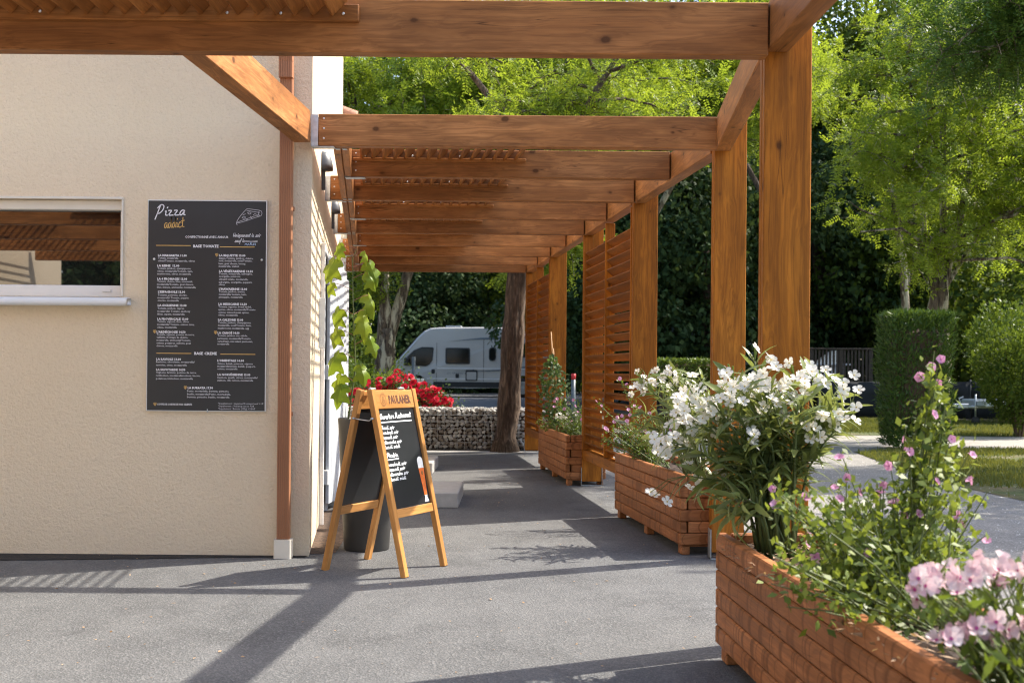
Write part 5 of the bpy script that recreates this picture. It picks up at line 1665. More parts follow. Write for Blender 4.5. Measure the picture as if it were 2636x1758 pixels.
FL_WHITE = [flower_mesh('flower', 5, .027, .020, .30, [M['petal_white'], M['petal_yellow']], .12, 0, 1, s) for s in (1, 2, 3)]
FL_PINK = [flower_mesh('flower', 5, .017, .020, .45, [M['petal_pink'], M['petal_magenta']], .16, .1, 1, s) for s in (1, 2)]
FL_BLUSH = [flower_mesh('flower', 6, .038, .021, .8, [M['petal_blush'], M['petal_magenta']], .17, 0, 1, s) for s in (1, 2, 3)]
FL_RED = [flower_mesh('rose_bloom', 6, .062, .068, .15, [M['petal_red'], M['petal_red']], .12, .05, 3, s) for s in (1, 2)]
FL_SMALLPINK = [flower_mesh('flower', 5, .020, .024, .4, [M['petal_blush'], M['petal_magenta']], .15, .1, 1, 7)]


def face_dir(g_, out, up=.45):
    n = Vector((out[0] * .6 + g_.uniform(-.5, .5), -.55 + g_.uniform(-.6, .5), up + g_.uniform(-.3, .5))).normalized()
    return n.to_track_quat('Z', 'Y').to_matrix().to_4x4()


def lance_leaf(L, W, droop, fold=.25):
    mb = MB()
    n = 5
    vs = []
    for i in range(n + 1):
        t = i / n
        w = W * .5 * math.sin(math.pi * min(1, t * .92 + .06)) ** .8
        z = L * (.10 * math.sin(t * 2.2) - droop * t * t)
        vs += [(t * L, -w, z + fold * w), (t * L, 0, z), (t * L, w, z + fold * w)]
    fs = []
    for i in range(n):
        a = 3 * i
        fs += [(a, a + 3, a + 4, a + 1), (a + 1, a + 4, a + 5, a + 2)]
    mb.add(vs, fs)
    return mb.mesh('leaf', M['leaf_oleander'], True)


LANCE = [lance_leaf(.125, .025, .10), lance_leaf(.135, .023, .30), lance_leaf(.115, .026, -.02), lance_leaf(.13, .022, .5)]


def oleander(label, base, clusters, leaf_n, rnd, single_leaves, extra_tips=(), lscale=1.0, group='flowering oleanders in the planters'):
    q = random.Random(rnd)
    t = thing('oleander', label, 'plant', base, 0, group)
    mb = MB(); LM = []
    tips = [(c[0], c[1]) for c in clusters if c[1] > 1] + [(e, 0) for e in extra_tips]
    lone = [c for c in clusters if c[1] <= 1]
    for (P, n) in tips:
        B = Vector(base) + Vector((q.uniform(-.07, .07), q.uniform(-.09, .09), 0))
        mid = B.lerp(P, .5) + Vector((0, 0, .10)) - Vector(((P.x - B.x) * .18, 0, 0))
        path = [B, B.lerp(mid, .5) + Vector((0, 0, .03)), mid, mid.lerp(P, .55) + Vector((0, 0, .015)), P]
        mb.tube(path, [.0075, .006, .005, .004, .003], 5)
        for i in range(leaf_n):
            f = .36 + .64 * (i + q.random()) / leaf_n
            k = min(3, int(f * 4)); p = path[k].lerp(path[k + 1], f * 4 - k)
            ax_ = (path[k + 1] - path[k]).normalized()
            a = i * 2.4 + q.uniform(-.4, .4)
            s1 = ax_.cross(Vector((.3, 1, .1))).normalized(); s2 = ax_.cross(s1)
            d = (s1 * math.cos(a) + s2 * math.sin(a)) * q.uniform(.6, 1.0) + ax_ * q.uniform(.25, .8) + Vector((0, 0, .1 if f > .6 else -.25))
            d.normalize()
            yv = ax_.cross(d).normalized(); zv = d.cross(yv)
            if zv.z < 0: yv, zv = -yv, -zv
            LM.append((axes(p, d, yv, zv) @ Matrix.Scale(q.uniform(.7, 1.15) * lscale, 4), q.randrange(4)))
    ob('stems', mb.mesh('stems', M['stem'], True), None, t)
    if single_leaves:
        LM.sort(key=lambda e: e[0].translation.y)
        for m_, k in LM[:290]: ob('leaf', LANCE[k], m_, t)
        LM = LM[290:]
    if LM:
        mb = MB()
        for m_, k in LM:
            me = LANCE[k]
            b = len(mb.v)
            mb.v.extend([tuple(m_ @ v.co) for v in me.vertices])
            for p_ in me.polygons: mb.f.append([b + i for i in p_.vertices]); mb.mi.append(0)
        tag(ob('foliage', mb.mesh('foliage', M['leaf_oleander'], True), None, t), None, None, None, 'stuff')
    for (P, n) in tips:
        for i in range(int(n * 1.65 + .5)):
            o_ = Vector((q.gauss(0, .034), q.gauss(0, .030), q.gauss(.005, .030))) * (1 + .05 * n) * .8
            ob('flower', FL_WHITE[q.randrange(3)], T(*(P + o_ + Vector((0, -.035, .012)))) @ face_dir(q, o_ * 12), t)
        if n:
            for i in range(3):
                mb = MB(); e = P + Vector((q.uniform(-.03, .03), q.uniform(-.03, .03), q.uniform(.03, .06)))
                mb.tube([P, e], [.0018, .004], 5); ob('bud', mb.mesh('bud', M['leaf_bright']), None, t)
    for (P, n) in lone:
        # a bloom on its own short spray from the nearest cluster
        N = min(tips, key=lambda c: (c[0] - P).length)[0]
        mb = MB(); mb.tube([N.lerp(P, .0), N.lerp(P, .5) + Vector((0, 0, .02)), P], .0018, 4)
        ob('spray', mb.mesh('spray', M['stem']), None, t)
        ob('flower', FL_WHITE[q.randrange(3)], T(*P) @ face_dir(q, (P - N)), t)
    return t


q = random.Random(77)
CL = [(350, 440, 9), (390, 380, 6), (430, 520, 6), (250, 690, 7), (180, 650, 4), (345, 825, 1), (90, 1010, 1), (115, 1035, 1), (200, 1075, 1), (95, 630, 1), (140, 740, 1), (600, 310, 6), (640, 390, 4), (780, 370, 7), (870, 350, 8),
      (950, 390, 5), (790, 490, 6), (880, 570, 7), (750, 660, 3), (850, 260, 4), (1150, 280, 8), (1230, 240, 5), (1130, 600, 5), (1200, 600, 6), (1355, 570, 3), (1490, 325, 1), (1475, 440, 1), (1350, 320, 3),
      (790, 130, 2), (910, 180, 1), (650, 250, 2), (510, 970, 2), (420, 950, 2), (720, 340, 5), (930, 450, 5), (1060, 240, 2), (290, 470, 5), (520, 520, 3)]
cl = []
for (x, y, n) in CL:
    cl.append((spot(*crop(1640, 880, 2.613, x, y), 4.72 + q.uniform(-.22, .2)), n))
extra = [spot(*crop(1640, 880, 2.613, x, y), 4.7 + q.uniform(-.2, .15)) for x, y in ((520, 420), (680, 480), (1000, 520), (1080, 420), (1300, 500), (460, 640), (330, 900), (700, 760), (560, 880), (640, 1060), (820, 820), (1000, 760), (900, 960), (760, 1000), (480, 760), (1180, 760), (600, 1150), (860, 1120), (1060, 900), (1440, 430), (1260, 430))]
oleander('big white oleander in full bloom in the foreground planter before the front post', (1.06, 4.66, .45), cl, 19, 3, True, extra, 1.1)

CL = [(930, 230, 4), (1035, 190, 5), (1090, 180, 3), (1120, 290, 3), (1160, 170, 3), (1215, 235, 2), (905, 180, 2), (960, 270, 2), (850, 300, 0)]
cl = [(spot(*crop(1300, 900, 2.613, x, y), 8.15 + q.uniform(-.2, .25)), n) for x, y, n in CL]
extra = [spot(*crop(1300, 900, 2.613, x, y), 8.1 + q.uniform(-.3, .2)) for x, y in ((900, 420), (960, 520), (1060, 480), (1120, 400), (1250, 160), (1330, 190), (1290, 330), (980, 620), (1200, 520), (870, 500), (1050, 620), (1150, 620), (1380, 300), (1250, 450))]
oleander('smaller white oleander in the middle planter behind the second post', (1.27, 8.1, .47), cl, 20, 4, False, extra, 1.1)


def flower_bush(name, label, stems, flowers, fl, leaf, lw, per, mt, rnd, scale=1.0, cat='plant', group=None):
    """stems: list of (base, tip); small leaves all along, blooms at given points"""
    g = np.random.default_rng(rnd); qq = random.Random(rnd)
    b0 = stems[0][0]
    t = thing(name, label, cat, b0, 0, group)
    mb = MB(); P, D = [], []
    for (b, e) in stems:
        b = Vector(b); e = Vector(e)
        mid = b.lerp(e, .5) + Vector((qq.uniform(-.04, .04), qq.uniform(-.04, .04), .02))
        path = [b, mid, e]
        mb.tube(path, [.004, .003, .0015], 4, False)
        n = max(4, int(per * (e - b).length / .4))
        f = g.random(n) ** .75
        A = np.array(b)[None] * ((1 - f) ** 2)[:, None] + np.array(mid)[None] * (2 * f * (1 - f))[:, None] + np.array(e)[None] * (f ** 2)[:, None]
        P.append(A + g.normal(0, .018, (n, 3))); D.append(g.normal(0, 1, (n, 3)) + np.array([0, -.1, .35]))
    P = np.concatenate(P); D = np.concatenate(D); n = len(P)
    s_ = g.uniform(.65, 1.35, n)
    V, F = leaf_quads(P, D, g.normal(0, .5, (n, 3)) + np.array([0, -.3, .8]), s_ * leaf, s_ * lw)
    ob('stems', mb.mesh('stems', M['stem'], True), None, t)
    tag(ob('foliage', np_mesh('foliage', V, F, M[mt]), None, t), None, None, None, 'stuff')
    for p in flowers:
        ob('flower', fl[qq.randrange(len(fl))], T(*p) @ face_dir(qq, (0, 0, 0), .25) @ Matrix.Scale(scale * qq.uniform(.85, 1.15), 4), t)
    return t


# pink shrub of the foreground planter
FP = [(400, 265), (420, 370), (620, 320), (850, 330), (855, 50), (1185, 105), (980, 285), (820, 255), (895, 185), (1125, 290), (1225, 350), (1440, 340), (1500, 210), (1740, 35), (1725, 205), (1555, 370), (1610, 430),
      (1280, 440), (1670, 505), (1450, 680), (1130, 510), (760, 660), (640, 640), (680, 720), (920, 660), (1150, 240), (1100, 300), (1380, 430), (1320, 15), (940, 700), (1040, 690), (1540, 730), (1840, 615), (1650, 440), (1210, 360), (790, 490), (660, 545)]
fp = [spot(*crop(1836, 1158, 2.6137, x, y), 3.62 + q.uniform(-.22, .2)) for x, y in FP]
FP2 = [(1010, 590), (870, 710), (990, 750), (1080, 1125), (1215, 1235), (1200, 1400), (325, 1250), (660, 1305), (770, 1140), (790, 1200), (960, 960), (940, 640)]
fp2 = [spot(*crop(2036, 700, 2.613, x, y), 3.6 + q.uniform(-.1, .12)) for x, y in FP2]
stems = []
for p in fp:
    stems.append(((1.13 + q.uniform(-.09, .12), p.y + q.uniform(-.08, .1), .46), p + Vector((0, 0, .02))))
for i in range(95):
    p = spot(q.uniform(1760, 2250), q.uniform(1120, 1420), 3.6 + q.uniform(-.45, .4))
    stems.append(((1.13 + q.uniform(-.12, .12), p.y + q.uniform(-.1, .1), .46), p))
spike = [spot(*crop(2036, 700, 2.613, x, y), 3.6) for x, y in ((965, 530), (985, 640), (960, 760), (930, 900), (900, 1040))]
sb = (1.2, 3.6, .46)
for e in spike[:3]: stems.append((sb, e)); stems.append((sb, e + Vector((.03, .03, -.06))))
stems.append((sb, spike[4] + Vector((-.05, .02, 0)))); stems.append((sb, spike[3] + Vector((.04, -.03, 0))))
for (x, y) in ((1080, 1080), (1130, 1180), (1250, 1500), (1320, 1480), (840, 1030), (760, 1230), (1060, 1000), (880, 880), (1040, 880), (820, 1100)):
    stems.append((sb, spot(*crop(2036, 700, 2.613, x, y), 3.6)))
flower_bush('pink_mallow', 'light green shrub dotted with small pink flowers in the foreground planter', stems, fp + fp2, FL_PINK, .030, .018, 38, 'leaf_bright', 9, 1.0, 'plant')

# blush lilies at the near end of the foreground planter
al = []
qa = random.Random(31)
for i in range(48):
    x = qa.uniform(1340, 2200); y = 900 + qa.gauss(0, 55) - (x - 1340) * .10
    al.append(spot(*crop(1836, 1158, 2.6137, x, y), 2.72 + qa.uniform(-.13, .16)))
for i in range(26):
    x = qa.uniform(1500, 2200); y = 1240 + qa.gauss(0, 45) - (x - 1500) * .04
    al.append(spot(*crop(1836, 1158, 2.6137, x, y), 2.62 + qa.uniform(-.1, .1)))
st_ = [((1.17 + qa.uniform(-.09, .12), p.y + qa.uniform(-.06, .06), .46), p - Vector((0, 0, .012))) for p in al]
for i in range(14): st_.append(((1.15 + qa.uniform(-.1, .12), 2.55 + qa.uniform(-.2, .2), .46), (1.15 + qa.uniform(-.16, .16), 2.55 + qa.uniform(-.2, .2), .62)))
flower_bush('blush_lilies', 'clump of pale pink flecked lilies at the near end of the foreground planter', st_, al, FL_BLUSH, .045, .016, 10, 'leaf_shrub', 10, .86)

# pink shrub of the middle planter
FP = [(770, 195), (818, 235), (612, 347), (645, 375), (735, 485), (755, 455), (785, 445), (830, 405), (690, 540), (675, 530), (820, 480), (910, 390), (870, 380), (970, 430), (840, 440), (920, 545), (940, 530), (955, 560)]
fp = [spot(*crop(1300, 900, 2.613, x, y), 9.0 + q.uniform(-.25, .2)) for x, y in FP]
stems = [((1.12 + q.uniform(-.08, .1), p.y + q.uniform(-.1, .1), .47), p) for p in fp] + [((1.12, 8.95, .47), spot(*crop(1300, 900, 2.613, q.uniform(660, 920), q.uniform(520, 640)), 9.0)) for _ in range(26)]
flower_bush('pink_sage', 'wispy pink-flowered shrub in the middle planter before the louvred panel', stems, fp, FL_PINK, .024, .014, 30, 'leaf_shrub', 12, 1.05)
FP = [(1115, 520), (1112, 545), (1120, 560), (1158, 495), (1155, 515), (1125, 575), (1110, 530)]
fp = [spot(*crop(1300, 900, 2.613, x, y), 7.95) for x, y in FP]
flower_bush('magenta_gaura', 'small magenta flower spike beside the oleander in the middle planter', [((1.2, 7.95, .47), p) for p in fp], fp, FL_PINK, .02, .01, 12, 'leaf_oleander', 13, .8)

# far planter: cane-trained climber and pink bedding
cl_t = thing('caned_climber', 'leafy climber tied to bamboo canes in the farthest planter', 'plant', (.62, 13.0, .47))
for (a, b) in (((1280, 985), (1265, 762)), ((1287, 985), (1270, 800))):
    P0 = spot(*a, 13.0); P1 = spot(*b, 13.0); P0.z = .46
    mb = MB(); mb.tube([P0, P1], [.009, .006], 7)
    ob('cane', mb.mesh('cane', M['bamboo'], True), None, cl_t)
g = np.random.default_rng(15); n = 620
hgt = g.random(n)
cxy = np.array([spot(1282, 900, 13.0).x, 13.0])
wv = .05 + .13 * np.sin(np.pi * np.clip(hgt * 1.05, 0, 1)) ** .8
a = g.uniform(0, 6.28, n); r_ = np.sqrt(g.random(n)) * wv
P = np.stack([cxy[0] - .03 + r_ * np.cos(a) - .05 * hgt, cxy[1] - .05 + r_ * np.sin(a), .62 + hgt * .72], 1)
V, F = leaf_quads(P, g.normal(0, 1, (n, 3)), g.normal(0, .5, (n, 3)) + np.array([0, -.6, .6]), g.uniform(.04, .065, n), g.uniform(.028, .04, n))
tag(ob('foliage', np_mesh('foliage', V, F, leafmat('climber_leaf', (.05, .10, .03), (.12, .19, .06), .3)), None, cl_t), None, None, None, 'stuff')
FP = [(310, 380), (330, 385), (425, 360), (400, 400), (460, 340), (475, 380), (510, 440), (450, 485), (415, 505), (350, 330), (335, 345), (340, 320), (330, 465), (515, 470), (490, 420), (435, 440), (380, 320)]
fp = [spot(*crop(1300, 900, 2.613, x, y), 12.75 + q.uniform(-.3, .3)) for x, y in FP]
FW = [(350, 440), (370, 430), (390, 450), (410, 460), (420, 430), (465, 425), (480, 440), (380, 455), (360, 455)]
stems = [((.70 + q.uniform(-.1, .15), p.y, .47), p) for p in fp] + [((.72 + q.uniform(-.12, .15), 12.7, .47), spot(*crop(1300, 900, 2.613, q.uniform(270, 540), q.uniform(330, 540)), 12.8 + q.uniform(-.4, .8))) for _ in range(46)]
stems += [((.6, 13.4, .47), spot(*crop(1300, 900, 2.613, q.uniform(215, 300), q.uniform(450, 530)), 13.6)) for _ in range(14)]
flower_bush('pink_bedding', 'mound of small pink flowers in the farthest planter', stems, fp, FL_PINK, .03, .018, 22, 'leaf_shrub', 16, 1.2)
fw = [spot(*crop(1300, 900, 2.613, x, y), 12.6 + q.uniform(-.1, .1)) for x, y in FW]
flower_bush('white_bedding', 'few small white blooms among the pink mound of the farthest planter', [((.72, 12.6, .47), p) for p in fw], fw, FL_WHITE, .02, .012, 8, 'leaf_shrub', 17, .8)

# mulch chips lying on the soil of the foreground planter and dry bits on the terrace
g = np.random.default_rng(18); n = 900
P = np.stack([g.uniform(.93, 1.35, n), g.uniform(2.2, 4.8, n), np.full(n, .487) + g.uniform(0, .03, n)], 1)
P[:, 0] -= .055 * (P[:, 1] - 2.15) - .04
V, F = leaf_quads(P, g.normal(0, 1, (n, 3)) * np.array([1, 1, .3]), g.normal(0, .4, (n, 3)) + np.array([0, 0, 1]), g.uniform(.015, .05, n), g.uniform(.006, .014, n))
tag(ob('bark_mulch', np_mesh('bark_mulch', V, F, M['litter'])), 'bark chips on the soil of the foreground planter', 'mulch', None, 'stuff')
n = 620
P = np.stack([g.uniform(-4, 2.0, n), g.uniform(4.4, 16.5, n), np.full(n, .012)], 1)
V, F = leaf_quads(P, g.normal(0, 1, (n, 3)) * np.array([1, 1, .1]), g.normal(0, .25, (n, 3)) + np.array([0, 0, 1]), g.uniform(.008, .03, n), g.uniform(.006, .016, n))
tag(ob('leaf_litter', np_mesh('leaf_litter', V, F, M['litter'])), 'scattered dry leaf bits on the asphalt', 'litter', None, 'stuff')
n = 5000
P = np.stack([g.uniform(2.2, 9, n), g.uniform(6, 17, n), np.full(n, .004)], 1)
s_ = g.uniform(.008, .022, n)
V = np.concatenate([P[:, None] + s_[:, None, None] * np.array([[-.5, -.4, 0], [.5, -.4, 0], [.0, .55, 0], [0, 0, .6]])[None] * g.uniform(.7, 1.3, (n, 4, 1))]).reshape(-1, 3)
F = (np.arange(n)[:, None, None] * 4 + np.array([[0, 1, 3], [1, 2, 3], [2, 0, 3]])[None]).reshape(-1, 3)
tag(ob('loose_gravel', np_mesh('loose_gravel', V, F, M['stone_a'])), 'loose pebbles on the gravel yard', 'gravel', None, 'stuff')

# ------------------------------------------------------------------ gabion wall and roses
gx0, gx1, gy, gh = -2.5, .75, 17.5, .635
gb = thing('gabion_wall', 'low gabion wall of grey stones in a wire cage at the end of the walk', 'wall', (-.9, gy + .25, 0))
rq = random.Random(19)
stones = []
for s_ in range(8):
    bm = bmesh.new()
    for i in range(15):
        v = Vector((rq.gauss(0, 1), rq.gauss(0, 1), rq.gauss(0, 1))).normalized()
        bm.verts.new((v.x * .5 * rq.uniform(.85, 1.1), v.y * .42 * rq.uniform(.85, 1.1), v.z * .40 * rq.uniform(.85, 1.1)))
    r_ = bmesh.ops.convex_hull(bm, input=bm.verts)
    bmesh.ops.delete(bm, geom=[e for e in r_['geom_interior'] if isinstance(e, bmesh.types.BMVert)], context='VERTS')
    me = bpy.data.meshes.new('stone'); bm.to_mesh(me); bm.free()
    me.materials.append(M[('stone_a', 'stone_b', 'stone_c')[s_ % 3]])
    stones.append(me)
cells = []
rows = 11
for r_ in range(rows):
    z = .03 + (gh - .05) * (r_ + .5) / rows
    x = -1.42 + rq.uniform(0, .05)
    while x < .40:
        w = rq.uniform(.055, .10)
        cells.append((x + w / 2, z + rq.uniform(-.012, .012), w))
        x += w * .93
cells.sort(key=lambda c: abs(c[0] + .6))
for i, (x, z, w) in enumerate(cells[:295]):
    m_ = T(x, gy + .02 + rq.uniform(-.008, .02), z) @ Euler((rq.uniform(-.5, .5), rq.uniform(-.8, .8), rq.uniform(-.5, .5))).to_matrix().to_4x4() @ Matrix.Diagonal((w * 1.16, w * 1.0, .068 * rq.uniform(.95, 1.3), 1))
    ob('stone', stones[rq.randrange(8)], m_, gb)
mb = MB()
def addstone(x, y, z, w, h):
    me = stones[rq.randrange(8)]
    m_ = T(x, y, z) @ Euler((rq.uniform(-.5, .5), rq.uniform(-.8, .8), rq.uniform(-3, 3))).to_matrix().to_4x4() @ Matrix.Diagonal((w, w, h, 1))
    b = len(mb.v); mb.v.extend([tuple(m_ @ v.co) for v in me.vertices])
    for p_ in me.polygons: mb.f.append([b + i for i in p_.vertices]); mb.mi.append(rq.randrange(3))
for (x, z, w) in cells[295:]: addstone(x, gy + .03, z, w * 1.16, .078)
for i in range(900):
    addstone(rq.uniform(gx0 + .04, gx1 - .04), rq.uniform(gy + .06, gy + .46), gh - .03 + rq.uniform(-.02, .01), rq.uniform(.06, .1), .07)
for r_ in range(rows):
    z = .03 + (gh - .05) * (r_ + .5) / rows
    for x in list(np.arange(gx0 + .04, -1.42, .075)) + list(np.arange(.40, gx1 - .03, .075)): addstone(x, gy + .03, z, .095, .075)
fill = ob('stone_fill', mb.mesh('stone_fill', [M['stone_a'], M['stone_b'], M['stone_c']]), None, gb); fill['kind'] = 'stuff'
mb = MB(); mb.box(gx0 + .05, gx1 - .05, gy + .07, gy + .45, 0.01, gh - .05)
ob('core', mb.mesh('core', M['soil']), None, gb)  # dark colour stands in for the shade in the gaps between stones
mb = MB()
for x in np.arange(gx0, gx1 + .01, .10): mb.tube([(x, gy - .022, 0.01), (x, gy - .022, gh), (x, gy + .5, gh)], .0022, 4, False)
for z in np.arange(.03, gh + .02, .10): mb.tube([(gx0, gy - .024, z), (gx1, gy - .024, z)], .0022, 4, False)
ob('wire_cage', mb.mesh('wire_cage', M['steel']), None, gb)

rose = thing('red_rose_bush', 'bush covered in bright red roses behind the gabion wall', 'flowers', (-1.6, 18.35, 0))
outline = [(500, 1200), (560, 1150), (700, 1160), (760, 1110), (850, 1100), (940, 1130), (1010, 1190), (1100, 1230), (1190, 1240), (1280, 1350), (1260, 1410)]
def top_y(x):
    for (x0, y0), (x1, y1) in zip(outline[:-1], outline[1:]):
        if x0 <= x <= x1: return y0 + (y1 - y0) * (x - x0) / (x1 - x0 + 1e-6)
    return 1300
rl, rp = [], []
for i in range(170):
    x = rq.uniform(440, 1265); ty = top_y(x) if x > 500 else 1250
    y = ty + 18 + rq.random() ** 1.0 * max(30, (1430 - ty) * .95)
    P = spot(*crop(760, 600, 3.136, x, y), 18.15 + rq.uniform(-.25, .45) + (1430 - y) / 900)
    if P.z < .5: continue
    rp.append(P)
for P in rp:
    ob('rose_bloom', FL_RED[rq.randrange(2)], T(*P) @ face_dir(rq, (0, 0, 0), .5) @ Matrix.Scale(rq.uniform(.8, 1.25), 4), rose)
g = np.random.default_rng(20); n = 4200
idx = g.integers(0, len(rp), n); base = np.array([tuple(p) for p in rp])[idx]
P = base + g.normal(0, .10, (n, 3)) + np.array([0, .1, -.10]); P[:, 2] = np.maximum(P[:, 2], .1)
V, F = leaf_quads(P, g.normal(0, 1, (n, 3)), g.normal(0, .6, (n, 3)) + np.array([0, -.4, .7]), g.uniform(.04, .075, n), g.uniform(.025, .045, n))
tag(ob('foliage', np_mesh('foliage', V, F, M['leaf_rose']), None, rose), None, None, None, 'stuff')
mb = MB()
for P in rp[::2]: mb.tube([(P.x * .6 - .64, 18.4, .0), (P.x * .9 - .1, P.y, P.z * .6), tuple(P)], [.009, .006, .003], 4, False)
ob('stems', mb.mesh('stems', M['twig']), None, rose)
mk = thing('marker_post', 'slim dark marker post with white top by the roses', 'post', (-2.0, 24.0, 0))
P = spot(949.5, 870, 24.0)
mb = MB(); mb.tube([(P.x, 24, 0), (P.x, 24, 1.46)], .04, 8); ob('pole', mb.mesh('pole', M['vandecal'], True), None, mk)
mb = MB(); mb.chbox(P.x + .05, P.x + .22, 23.93, 23.97, .80, 1.02, .01); mb.box(P.x + .1, P.x + .14, 23.94, 23.96, 0, .8)
ob('plaque', mb.mesh('plaque', M['white']), None, mk)

# ------------------------------------------------------------------ camper van (faces left), local x = length from the nose, y = depth, z = up
VX, VY = -3.98, 43.6
VW = T(VX, VY, .195) @ RZ(R(-1.5))
VM = VW @ T(-.17, 0, 0) @ Matrix.Diagonal((.83, 1, 1, 1))        # body frame (the shorter wheelbase)
van = tag(put(bpy.data.objects.new('camper_van', None), VW), 'silver high-roofed camper van parked on the road behind the roses', 'van')
wb0, wb1, wr = .75, 5.49, .36
prof = [(-.68, .42), (-.70, .62), (-.67, .92), (-.58, 1.10), (-.15, 1.34), (.25, 1.72), (.74, 2.20), (1.05, 2.44), (1.32, 2.55), (1.75, 2.58), (3.5, 2.60), (6.35, 2.58), (6.50, 2.51), (6.58, 2.2), (6.60, .55), (6.56, .40)]
def arch(xc): return [(xc + .46 * math.cos(t), .36 + .46 * math.sin(t)) for t in np.linspace(0, math.pi, 9)]
low = [(6.1, .34)] + arch(wb1) + [(3.0, .32)] + arch(wb0) + [(-.3, .36)]
outl = prof + low
n = len(outl)
cxm, czm = 3.3, 1.4
mb = MB()
lay = []
for (y, k) in ((0.0, .972), (.05, .992), (.14, 1.0), (1.86, 1.0), (1.95, .992), (2.0, .972)):
    # sides lean in above the waist
    ring = []
    for (x, z) in outl:
        xx = cxm + (x - cxm) * (k if z > 1.0 else 1.0); z_ = z if z < 1.0 else 1.0 + (z - 1.0) * k
        lean_ = max(0, z - 1.0) * .06
        ring.append((xx, y + (lean_ if y < 1 else -lean_), z_))
    lay.append(ring)
for r_ in lay: mb.v.extend(r_)
for i in range(len(lay) - 1):
    for k in range(n): mb.f.append([i * n + k, (i + 1) * n + k, (i + 1) * n + (k + 1) % n, i * n + (k + 1) % n]); mb.mi.append(0)
mb.f.append(list(range(n))); mb.mi.append(0)
mb.f.append([5 * n + k for k in range(n)][::-1]); mb.mi.append(0)
body = ob('body', mb.mesh('body', M['vanpaint']), VM, van)
def side_panel(nm, poly, mat, off=.004, parent=van, th=.01):
    """a flat piece lying on the near side, following its lean"""
    mb = MB()
    def yy(z): return max(0, z - 1.0) * .06 - off
    m = len(poly)
    mb.add([(x, yy(z), z) for x, z in poly] + [(x, yy(z) + th, z) for x, z in poly], [tuple(range(m)), tuple(range(m, 2 * m))[::-1]] + [(i, m + i, m + (i + 1) % m, (i + 1) % m) for i in range(m)])
    return ob(nm, mb.mesh(nm, mat), VM, parent)
def rrect(x0, x1, z0, z1, r):
    out = []
    for (cx, cz, a0) in ((x1 - r, z1 - r, 0), (x0 + r, z1 - r, 90), (x0 + r, z0 + r, 180), (x1 - r, z0 + r, 270)):
        for k in range(4): t = R(a0 + 30 * k); out.append((cx + r * math.cos(t), cz + r * math.sin(t)))
    return out
side_panel('cab_window_seal', [(.16, 1.16), (.22, 1.40), (.60, 1.72), (.95, 1.84), (1.44, 1.84), (1.50, 1.80), (1.44, 1.35), (1.32, 1.20), (1.15, 1.13)], M['vantrim'], .006)
side_panel('cab_window', [(.22, 1.185), (.27, 1.39), (.63, 1.695), (.97, 1.805), (1.42, 1.81), (1.465, 1.78), (1.41, 1.36), (1.30, 1.225), (1.14, 1.155)], M['carglass'], .012)
side_panel('quarter_bar', [(.60, 1.17), (.64, 1.17), (.66, 1.66), (.62, 1.64)], M['vantrim'], .017)
w1 = side_panel('side_window', rrect(2.02, 3.12, 1.22, 1.82, .06), M['vantrim'], .014)
side_panel('window_pane', rrect(2.08, 3.06, 1.27, 1.77, .05), M['carglass'], .022, w1)
w2 = side_panel('small_window', rrect(3.96, 4.28, 1.34, 1.85, .13), M['vantrim'], .014)
side_panel('window_pane', rrect(4.00, 4.24, 1.38, 1.81, .11), M['carglass'], .022, w2)
w3 = side_panel('rear_window', rrect(5.45, 6.1, 1.48, 1.86, .05), M['vantrim'], .014)
side_panel('window_pane', rrect(5.50, 6.05, 1.52, 1.82, .04), M['carglass'], .022, w3)
side_panel('sill_trim', [(1.46, .36), (4.95, .36), (4.95, .56), (1.50, .56)], M['vantrim'], .012)
side_panel('bumper', [(-.69, .40), (.30, .36), (.32, .62), (-.5, .66), (-.69, .60)], M['vantrim'], .014)
side_panel('door_handle', rrect(1.40, 1.56, .86, 1.02, .04), M['vantrim'], .012)
side_panel('service_flap', rrect(2.93, 3.46, .60, 1.00, .04), M['vantrim'], .010)
side_panel('flap_cover', rrect(2.98, 3.41, .64, .93, .03), M['vanpaint'], .018)
side_panel('socket_flap', rrect(2.48, 2.64, .70, .86, .03), M['vantrim'], .010)
side_panel('roof_decal', [(2.2, 2.06), (3.2, 2.12), (6.4, 2.20), (6.4, 2.28), (3.6, 2.20), (2.8, 2.12)], M['vandecal'], .006)
side_panel('waist_decal', [(2.3, .965), (3.8, .98), (5.0, 1.06), (6.5, 1.30), (6.5, 1.20), (5.1, 1.01), (3.9, .95)], M['vandecal'], .006)
side_panel('pin_emblem', [(3.28, .80), (3.20, .92), (3.22, 1.0), (3.28, 1.03), (3.34, 1.0), (3.36, .92)], M['vandecal'], .006)
for (x, z0, z1) in ((1.62, .58, 2.0), (3.72, .58, 2.2)):
    side_panel('door_seam', [(x, z0), (x + .018, z0), (x + .018, z1), (x, z1)], M['vantrim'], .003)
side_panel('side_moulding', [(1.66, 1.04), (6.5, 1.04), (6.5, 1.075), (1.66, 1.075)], M['white'], .008)
side_panel('side_moulding', [(1.2, .66), (4.95, .66), (4.95, .69), (1.2, .69)], M['white'], .008)
ob('lettering', text_mesh('SUMMIT', .92, .075, M['vandecal'], 0, .2, 1.1), VM @ T(2.08, -.007, .845), van)
mb = MB(); mb.chbox(1.95, 2.70, .55, 1.45, 2.56, 2.66, .04); ob('roof_vent', mb.mesh('roof_vent', M['vandecal']), VM, van)
mb = MB(); mb.chbox(5.2, 5.9, .55, 1.45, 2.56, 2.65, .04); ob('roof_vent', mb.mesh('roof_vent', M['vandecal']), VM, van)
mb = MB(); mb.chbox(.20, .42, -.24, -.03, 1.16, 1.46, .05); ob('wing_mirror', mb.mesh('wing_mirror', M['vantrim']), VM, van)
